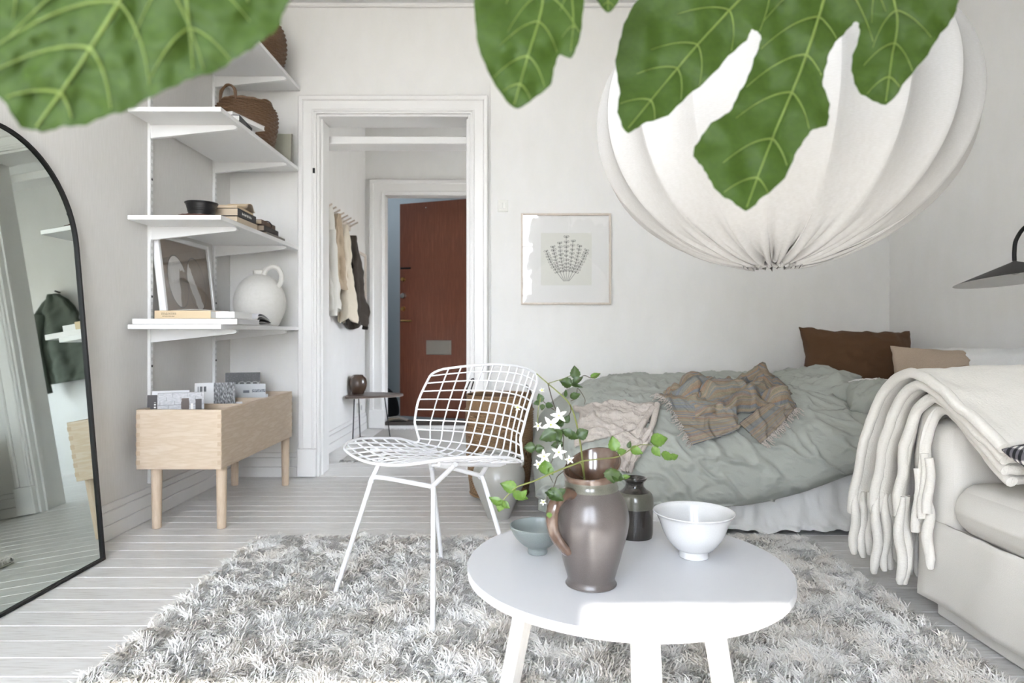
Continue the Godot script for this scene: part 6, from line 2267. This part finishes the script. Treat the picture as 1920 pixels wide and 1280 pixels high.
func fig_tree() -> void:
	var pot := Vector3(0.98, 0.0, 0.42)
	var t := thing("fig_tree", "potted fig tree whose big lobed green leaves hang into view", "plant", pot)
	part("pot", MB.new().lathe(smooth_profile([Vector2(0, 0.002), Vector2(0.10, 0.002), Vector2(0.11, 0.01), Vector2(0.135, 0.22), Vector2(0.145, 0.23), Vector2(0.145, 0.25), Vector2(0.13, 0.25), Vector2(0.125, 0.2)], 4), 36, pot), mats.pot_clay, t)
	part("soil", MB.new().lathe([Vector2(0.126, 0.215), Vector2(0.0, 0.225)], 24, pot), mats.soil, t)
	var crown := Vector3(0.80, 1.66, 0.15)
	part("trunk", MB.new().tube(smooth_path([pot + Vector3(0, 0.2, 0), pot + Vector3(0.02, 0.7, 0.02), pot + Vector3(-0.03, 1.1, -0.03), crown], 6), 0.020, 0.012, 10), mats.fig_bark, t)
	var br := [
		[crown, Vector3(0.60, 1.58, -0.30), Vector3(0.42, 1.42, -0.58), at(1575, -190, 0.68)],
		[crown, Vector3(0.48, 1.58, -0.28), Vector3(0.12, 1.38, -0.52), at(1010, -120, 0.56)],
		[crown, Vector3(0.36, 1.55, -0.05), Vector3(-0.02, 1.40, -0.32), at(300, -330, 0.40)],
		[Vector3(0.12, 1.38, -0.56), at(1150, -170, 0.60), at(1140, -60, 0.62)],
	]
	for p in br:
		part("branch", MB.new().tube(smooth_path(p, 6), 0.007, 0.0028, 8), mats.stem_green, t)
	fig_crown(t, crown)
	# the lobed leaf before the pendant lamp
	fig_leaf(t, [Vector2(1208, -20), Vector2(1172, 45), Vector2(1156, 100), Vector2(1160, 165), Vector2(1160, 210), Vector2(1172, 247), Vector2(1205, 234), Vector2(1252, 214), Vector2(1300, 172), Vector2(1358, 116), Vector2(1398, 74), Vector2(1412, 56), Vector2(1425, 66), Vector2(1416, 110), Vector2(1392, 162), Vector2(1372, 202), Vector2(1335, 232), Vector2(1306, 268), Vector2(1303, 298), Vector2(1322, 318), Vector2(1334, 346), Vector2(1366, 374), Vector2(1398, 393), Vector2(1432, 370), Vector2(1478, 322), Vector2(1500, 272), Vector2(1526, 244), Vector2(1553, 230), Vector2(1554, 196), Vector2(1544, 152), Vector2(1552, 108), Vector2(1580, 64), Vector2(1606, 42), Vector2(1612, 56), Vector2(1600, 104), Vector2(1599, 150), Vector2(1622, 180), Vector2(1660, 195), Vector2(1702, 150), Vector2(1746, 90), Vector2(1776, 48), Vector2(1800, 0), Vector2(1806, -60), Vector2(1770, -130), Vector2(1690, -175), Vector2(1600, -165), Vector2(1575, -140), Vector2(1540, -170), Vector2(1430, -165), Vector2(1310, -120)], 0.68, Vector2(-0.06, -0.10), -0.10,
		[[[Vector2(1572, -140), Vector2(1550, -20), Vector2(1506, 120), Vector2(1448, 260), Vector2(1400, 388)], 0.0019, 7, 118.0],
		[[Vector2(1572, -140), Vector2(1440, -50), Vector2(1330, 60), Vector2(1252, 150), Vector2(1178, 240)], 0.0016, 6, 86.0],
		[[Vector2(1572, -140), Vector2(1650, -60), Vector2(1682, 30), Vector2(1672, 110), Vector2(1661, 190)], 0.0015, 5, 76.0]], Vector2(1572, -140), 5)
	# the out-of-focus leaf between
	fig_leaf(t, [Vector2(905, -70), Vector2(890, 0), Vector2(893, 60), Vector2(905, 112), Vector2(930, 160), Vector2(963, 202), Vector2(1000, 186), Vector2(1032, 158), Vector2(1040, 126), Vector2(1048, 104), Vector2(1070, 108), Vector2(1082, 88), Vector2(1092, 40), Vector2(1096, -20), Vector2(1085, -80), Vector2(1030, -120), Vector2(1005, -100), Vector2(960, -115)], 0.56, Vector2(0.05, -0.12), 0.05,
		[[[Vector2(1008, -105), Vector2(1018, 0), Vector2(990, 105), Vector2(964, 196)], 0.0013, 5, 80.0], [[Vector2(1008, -105), Vector2(1062, -40), Vector2(1075, 30), Vector2(1070, 98)], 0.0009, 3, 36.0]], Vector2(1008, -105), 6)
	fig_leaf(t, [Vector2(1098, -60), Vector2(1106, -25), Vector2(1122, 4), Vector2(1140, 24), Vector2(1156, 8), Vector2(1172, -20), Vector2(1178, -60), Vector2(1140, -80)], 0.62, Vector2(0.0, -0.05), 0.0,
		[[[Vector2(1140, -75), Vector2(1140, -20), Vector2(1140, 20)], 0.0009, 3, 36.0]], Vector2(1140, -75), 7)
	# the big blurred leaf close to the lens
	fig_leaf(t, [Vector2(-190, -120), Vector2(-150, 10), Vector2(-70, 110), Vector2(0, 186), Vector2(40, 236), Vector2(70, 246), Vector2(112, 240), Vector2(160, 232), Vector2(215, 214), Vector2(262, 196), Vector2(330, 158), Vector2(380, 142), Vector2(432, 118), Vector2(470, 90), Vector2(508, 66), Vector2(528, 36), Vector2(548, -8), Vector2(600, -80), Vector2(590, -200), Vector2(480, -310), Vector2(340, -345), Vector2(300, -310), Vector2(240, -350), Vector2(60, -330), Vector2(-110, -250)], 0.40, Vector2(0.10, -0.06), 0.08,
		[[[Vector2(302, -315), Vector2(250, -60), Vector2(170, 90), Vector2(68, 238)], 0.0019, 5, 230.0], [[Vector2(302, -315), Vector2(330, -120), Vector2(352, 20), Vector2(362, 130)], 0.0014, 3, 150.0], [[Vector2(302, -315), Vector2(440, -170), Vector2(520, -30)], 0.0011, 3, 110.0], [[Vector2(302, -315), Vector2(120, -180), Vector2(-60, 30)], 0.0012, 3, 120.0]], Vector2(302, -315), 8)

# the rest of the crown, over and beside the camera: leaves turned to the window, copies of one lobed blade
func fig_crown(t: Node3D, crown: Vector3) -> void:
	var half := [Vector2(0.0, -0.13), Vector2(0.055, -0.155), Vector2(0.11, -0.11), Vector2(0.135, -0.03), Vector2(0.10, 0.035), Vector2(0.072, 0.005), Vector2(0.062, 0.03), Vector2(0.085, 0.09), Vector2(0.060, 0.15), Vector2(0.0, 0.20)]
	var ring := []
	for p in half:
		ring.append(p)
	for k in range(half.size() - 2, 0, -1):
		ring.append(Vector2(-half[k].x, half[k].y))
	var poly := smooth_2d(ring, 4, true)
	var tris := Geometry2D.triangulate_polygon(poly)
	var b := MB.new()
	for side in 2:
		var o := b.v.size()
		for p in poly:
			b.put(Vector3(p.x, p.y, -0.5 * p.x * p.x - 0.8 * (p.y - 0.0) * (p.y - 0.0) - side * 0.0006))
		var i := 0
		while i + 2 < tris.size():
			var ccw := (poly[tris[i + 1]] - poly[tris[i]]).cross(poly[tris[i + 2]] - poly[tris[i]]) > 0.0
			if ccw == (side == 0):
				b.tri(o + tris[i], o + tris[i + 1], o + tris[i + 2])
			else:
				b.tri(o + tris[i], o + tris[i + 2], o + tris[i + 1])
			i += 3
	var blade := b.mesh()
	var rng := RandomNumberGenerator.new()
	rng.seed = 88
	var left := 46
	while left > 0:
		var c := Vector3(rng.randf_range(0.30, 1.30), rng.randf_range(1.15, 2.15), rng.randf_range(-0.15, 0.85))
		if c.z < 0.25 and c.y < 1.62:
			continue
		left -= 1
		var o := MeshInstance3D.new()
		o.name = "leaf"
		o.mesh = blade
		o.material_override = mats.fig_leaf
		o.transform = Transform3D(Basis(Vector3.UP, rng.randf_range(-0.7, 0.3)) * Basis(Vector3.RIGHT, rng.randf_range(-0.6, 0.3)) * Basis(Vector3.BACK, PI + rng.randf_range(-0.7, 0.7)), c - t.position)
		t.add_child(o, true)
		var j := crown + Vector3(rng.randf_range(-0.04, 0.04), rng.randf_range(-0.25, 0.25), rng.randf_range(-0.03, 0.03))
		part("petiole", MB.new().tube(smooth_path([j, j.lerp(c, 0.5) + Vector3(0, 0.07, 0), c + Vector3(0, 0.12, 0)], 4), 0.003, 0.002, 6), mats.stem_green, t)

func plants() -> void:
	vine()
	fig_tree()
# ---------------------------------------------------------------- things in the hallway
# cloth hanging from a peg on the left hall wall: w along the wall, depth out from it
func garment(called: String, z: float, y_top: float, y_low: float, w_top: float, w_low: float, out: float, m: Material, label: String, seed_: int, shift := 0.0) -> Node3D:
	var base := Vector3(HALL_L + 0.03, y_low, -z)
	var t := thing(called, label, "clothing", base, "")
	var nz := noise(seed_, 1.0)
	var pts := PackedVector3Array()
	var na := 40
	var nv := 36
	for i in na:
		var a := TAU * i / na
		for j in nv:
			var v := j / (nv - 1.0)
			var y := lerpf(y_low, y_top, v)
			var w := lerpf(w_low, w_top, pow(v, 1.6)) * (1.0 if v < 0.9 else lerpf(1.0, 0.25, (v - 0.9) / 0.1))
			var fold := 1.0 + 0.22 * sin(a * 5.0 + seed_ + v * 1.5) * (1.0 - v * 0.6) + nz.get_noise_2d(a * 1.5, v * 4.0) * 0.25
			var zz := cos(a) * w * 0.5 * fold + shift * (1.0 - v)
			var xx := (0.5 + 0.5 * sin(a)) * out * fold * (0.55 + 0.45 * (1.0 - v))
			var drop := 0.02 * sin(a * 3.0 + seed_) * (1.0 - clampf(v * 6.0, 0, 1))
			pts.append(Vector3(HALL_L + 0.022 + xx, y + drop, -z - zz))
	var b := MB.new()
	b.grid(pts, na, nv, true, false, true)
	part("cloth", b, m, t)
	return t

func hall_things() -> void:
	# peg rail
	var py := 1.70
	var r := thing("peg_rail", "short pale wooden peg rail on the hallway wall", "coat rack", Vector3(HALL_L, py, -4.95))
	part("rail_board", MB.new().span(Vector3(HALL_L, py - 0.03, -5.32), Vector3(HALL_L + 0.018, py + 0.03, -4.45), 0.006), mats.pale_wood, r)
	for k in 8:
		var z := -4.52 - k * 0.108
		part("peg", MB.new().tube(PackedVector3Array([Vector3(HALL_L + 0.016, py, z), Vector3(HALL_L + 0.085, py + 0.035, z)]), 0.0075, 0.0065, 10), mats.pale_wood, r)
	var sh := garment("shirt", 4.58, 1.74, 1.02, 0.20, 0.28, 0.075, mats.shirt_cotton, "cream white shirt hanging foremost on the hallway pegs", 3)
	var cf := MB.new()
	cf.tube(smooth_path([Vector3(HALL_L + 0.07, 1.55, -4.50), Vector3(HALL_L + 0.095, 1.25, -4.50), Vector3(HALL_L + 0.09, 0.97, -4.52)], 8), 0.042, 0.028, 12, true, 0.7)
	part("sleeve", cf, mats.shirt_cotton, sh)
	var kn := garment("knit_scarf", 4.80, 1.72, 1.18, 0.12, 0.17, 0.085, mats.ribbed_knit, "ribbed beige knit scarf hanging behind the cream shirt", 5)
	kn.set_meta("group", "")
	garment("cardigan", 4.93, 1.66, 0.945, 0.10, 0.26, 0.115, mats.cardigan_cotton, "cream cotton cardigan hanging between the scarf and the dark coat", 7)
	garment("dark_coat", 5.20, 1.62, 0.90, 0.06, 0.46, 0.12, mats.umber_canvas, "dark umber canvas coat hanging rearmost on the hallway pegs", 9, 0.04)
	# framed picture further along the wall
	var z0 := 5.28
	var z1 := 5.84
	var pc := thing("hall_picture", "tall pale wood framed picture on the hallway wall behind the coats", "picture", Vector3(HALL_L, 0.98, -(z0 + z1) / 2))
	for z in [z0 + 0.012, z1 - 0.012]:
		part("frame_rail", MB.new().span(Vector3(HALL_L, 0.99, -z - 0.012), Vector3(HALL_L + 0.03, 1.545, -z + 0.012), 0.002), mats.pale_wood, pc)
	for y in [0.99, 1.521]:
		part("frame_rail", MB.new().span(Vector3(HALL_L, y, -z1 + 0.024), Vector3(HALL_L + 0.0295, y + 0.024, -z0 - 0.024), 0.002), mats.pale_wood, pc)
	part("mount", MB.new().span(Vector3(HALL_L + 0.006, 1.01, -z1 + 0.02), Vector3(HALL_L + 0.012, 1.53, -z0 - 0.02)), mats.paper_white, pc)
	part("artwork", MB.new().span(Vector3(HALL_L + 0.012, 1.10, -5.68), Vector3(HALL_L + 0.0135, 1.42, -5.44)), mats.cover_grey, pc, "plain grey art print")
	part("glass", MB.new().span(Vector3(HALL_L + 0.020, 1.01, -z1 + 0.024), Vector3(HALL_L + 0.022, 1.53, -z0 - 0.024)), mats.picture_glass, pc)
	# round bell high on the wall
	var bp := Vector3(HALL_L, 2.42, -5.48)
	var bl := thing("door_bell", "small round white and black door bell high on the hallway wall", "bell", bp)
	part("bell_base", MB.new().tube(PackedVector3Array([bp, bp + Vector3(0.03, 0, 0)]), 0.042, 0.040, 24), mats.white_plastic, bl)
	part("bell_dome", MB.new().tube(PackedVector3Array([bp + Vector3(0.03, 0, 0), bp + Vector3(0.038, 0, 0), bp + Vector3(0.046, 0, 0)]), 0.034, 0.012, 24), mats.black_metal, bl)
	# low side table with a vase
	var tc := Vector3(-1.145, 0.0, -5.32)
	var th := 0.362
	var st := thing("side_table", "low dark-topped side table on thin black wire legs in the hallway", "table", tc)
	var top := smooth_2d([Vector2(-0.155, -0.16), Vector2(-0.155, 0.17), Vector2(-0.06, 0.20), Vector2(0.16, 0.10), Vector2(0.265, -0.03), Vector2(0.18, -0.14), Vector2(0.0, -0.19)], 5, true)
	part("table_top", MB.new().prism(top, tc + Vector3(0, th - 0.016, 0), Vector3(1, 0, 0), Vector3(0, 0, 1), Vector3(0, 0.016, 0)), mats.dark_table_top, st)
	part("top_edge", MB.new().prism(top, tc + Vector3(0, th - 0.018, 0), Vector3(0.985, 0, 0), Vector3(0, 0, 0.985), Vector3(0, 0.003, 0)), mats.pale_wood, st)
	var ft := [Vector3(-0.105, 0.003, 0.13), Vector3(-0.10, 0.003, -0.10), Vector3(0.16, 0.003, -0.03)]
	var tp := [Vector3(-0.095, th - 0.018, 0.12), Vector3(-0.11, th - 0.018, -0.09), Vector3(0.115, th - 0.018, -0.02)]
	for i in 3:
		part("leg", MB.new().tube(PackedVector3Array([tc + ft[i], tc + tp[i]]), 0.0045, 0.0045, 8), mats.black_metal, st)
	for e in [[0, 1], [1, 2], [2, 0]]:
		part("base_wire", MB.new().tube(PackedVector3Array([tc + ft[e[0]], tc + ft[e[1]]]), 0.0035, 0.0035, 8), mats.black_metal, st)
	var vc := Vector3(-1.255, th, -5.32)
	var vs := thing("brown_vase", "round glossy brown ceramic vase on the hallway side table", "vase", vc + Vector3(0.005, 0, 0))
	part("vase_body", MB.new().lathe(smooth_profile([Vector2(0, 0), Vector2(0.042, 0.0), Vector2(0.046, 0.006), Vector2(0.066, 0.05), Vector2(0.073, 0.09), Vector2(0.064, 0.128), Vector2(0.044, 0.148), Vector2(0.040, 0.155), Vector2(0.034, 0.155), Vector2(0.03, 0.14)]), 48, vc + Vector3(0.015, 0, 0)), mats.brown_vase, vs)
	# wall socket
	var sp := Vector3(HALL_L, 0.22, -5.62)
	var so := thing("wall_socket", "small white surface-mounted wall socket low in the hallway", "socket", sp)
	part("socket_box", MB.new().span(sp + Vector3(0, -0.04, -0.04), sp + Vector3(0.032, 0.04, 0.04), 0.004), mats.white_plastic, so)
	part("socket_face", MB.new().tube(PackedVector3Array([sp + Vector3(0.032, 0, 0), sp + Vector3(0.034, 0, 0)]), 0.022, 0.022, 20), mats.grey_plastic, so)
	# hall runner with fringed ends
	var rn := thing("hall_runner", "thin pale grey woven runner with fringed ends on the hallway floor", "rug", Vector3(-0.75, 0.001, -5.05))
	part("runner_cloth", MB.new().span(Vector3(-1.14, 0.0015, -5.80), Vector3(-0.32, 0.006, -4.40), 0.002), mats.runner_wool, rn)
	for e in [[-4.40, 1.0], [-5.80, -1.0]]:
		var rng := RandomNumberGenerator.new()
		rng.seed = 3
		var b := MB.new()
		for k in 70:
			var x := lerpf(-1.135, -0.325, k / 69.0)
			var dx := rng.randf_range(-0.012, 0.012)
			var L: float = rng.randf_range(0.035, 0.06) * e[1]
			b.tube(PackedVector3Array([Vector3(x, 0.005, e[0]), Vector3(x + dx * 0.5, 0.010, e[0] + L * 0.5), Vector3(x + dx, 0.004, e[0] + L)]), 0.003, 0.002, 5)
		part("fringe", b, mats.runner_wool, rn).set_meta("kind", "stuff")
	# folded newspaper on the sill, dark bag outside
	var np := Vector3(-1.03, 0.062, -5.985)
	var nw := thing("newspaper", "folded grey newspaper lying on the entrance door sill", "newspaper", np)
	for k in 3:
		var pts := PackedVector3Array()
		for i in 12:
			for q in 5:
				var u := i / 11.0
				var v := q / 4.0
				pts.append(np + Vector3(-0.09 + u * 0.18, 0.002 + k * 0.011 + sin(u * PI * (0.8 + 0.3 * k)) * 0.014, -0.045 + v * 0.10 + k * 0.006))
		part("sheet", MB.new().sheet(pts, 12, 5, -0.006), [mats.cover_grey, mats.paper_cream, mats.cover_grey][k], nw)
	var bgp := Vector3(-1.28, 0.03, -6.62)
	var bag := thing("dark_bag", "slumped black cloth bag on the stairwell floor outside the door", "bag", bgp)
	part("bag_body", MB.new().lathe(smooth_profile([Vector2(0, 0), Vector2(0.13, 0.0), Vector2(0.15, 0.05), Vector2(0.13, 0.16), Vector2(0.08, 0.24), Vector2(0.03, 0.28), Vector2(0.0, 0.285)]), 32, bgp), mats.charcoal_cloth, bag)
	# green jacket seen in the mirror: on the far hall wall right of the entrance
	var jp := Vector3(0.74, 1.62, -HALL_BACK)
	var jk := thing("green_jacket", "grey-green canvas jacket hung on the hallway wall, seen in the mirror", "jacket", jp)
	part("hook", MB.new().tube(PackedVector3Array([jp, jp + Vector3(0, 0.01, 0.06)]), 0.008, 0.008, 10), mats.black_metal, jk)
	var nz := noise(77, 1.0)
	var jp2 := PackedVector3Array()
	for i in 40:
		var a := TAU * i / 40.0
		for j in 40:
			var v := j / 39.0
			var y := lerpf(0.82, 1.60, v)
			var w := curve([Vector2(0, 0.42), Vector2(0.4, 0.40), Vector2(0.75, 0.36), Vector2(0.92, 0.20), Vector2(1.0, 0.07)], v)
			var f := 1.0 + 0.15 * sin(a * 5.0 + v * 2.0) + nz.get_noise_2d(a * 2.0, v * 5.0) * 0.2
			jp2.append(Vector3(0.74 + cos(a) * w * 0.5 * f, y, -HALL_BACK + 0.03 + (0.5 + 0.5 * sin(a)) * 0.10 * f))
	part("jacket_body", MB.new().grid(jp2, 40, 40, true, false, true), mats.green_canvas, jk)
	part("sleeve", MB.new().tube(smooth_path([Vector3(0.88, 1.44, -HALL_BACK + 0.11), Vector3(0.95, 1.20, -HALL_BACK + 0.13), Vector3(0.94, 0.95, -HALL_BACK + 0.13), Vector3(0.92, 0.74, -HALL_BACK + 0.12)], 8), 0.065, 0.045, 14, true, 0.8), mats.green_canvas, jk)
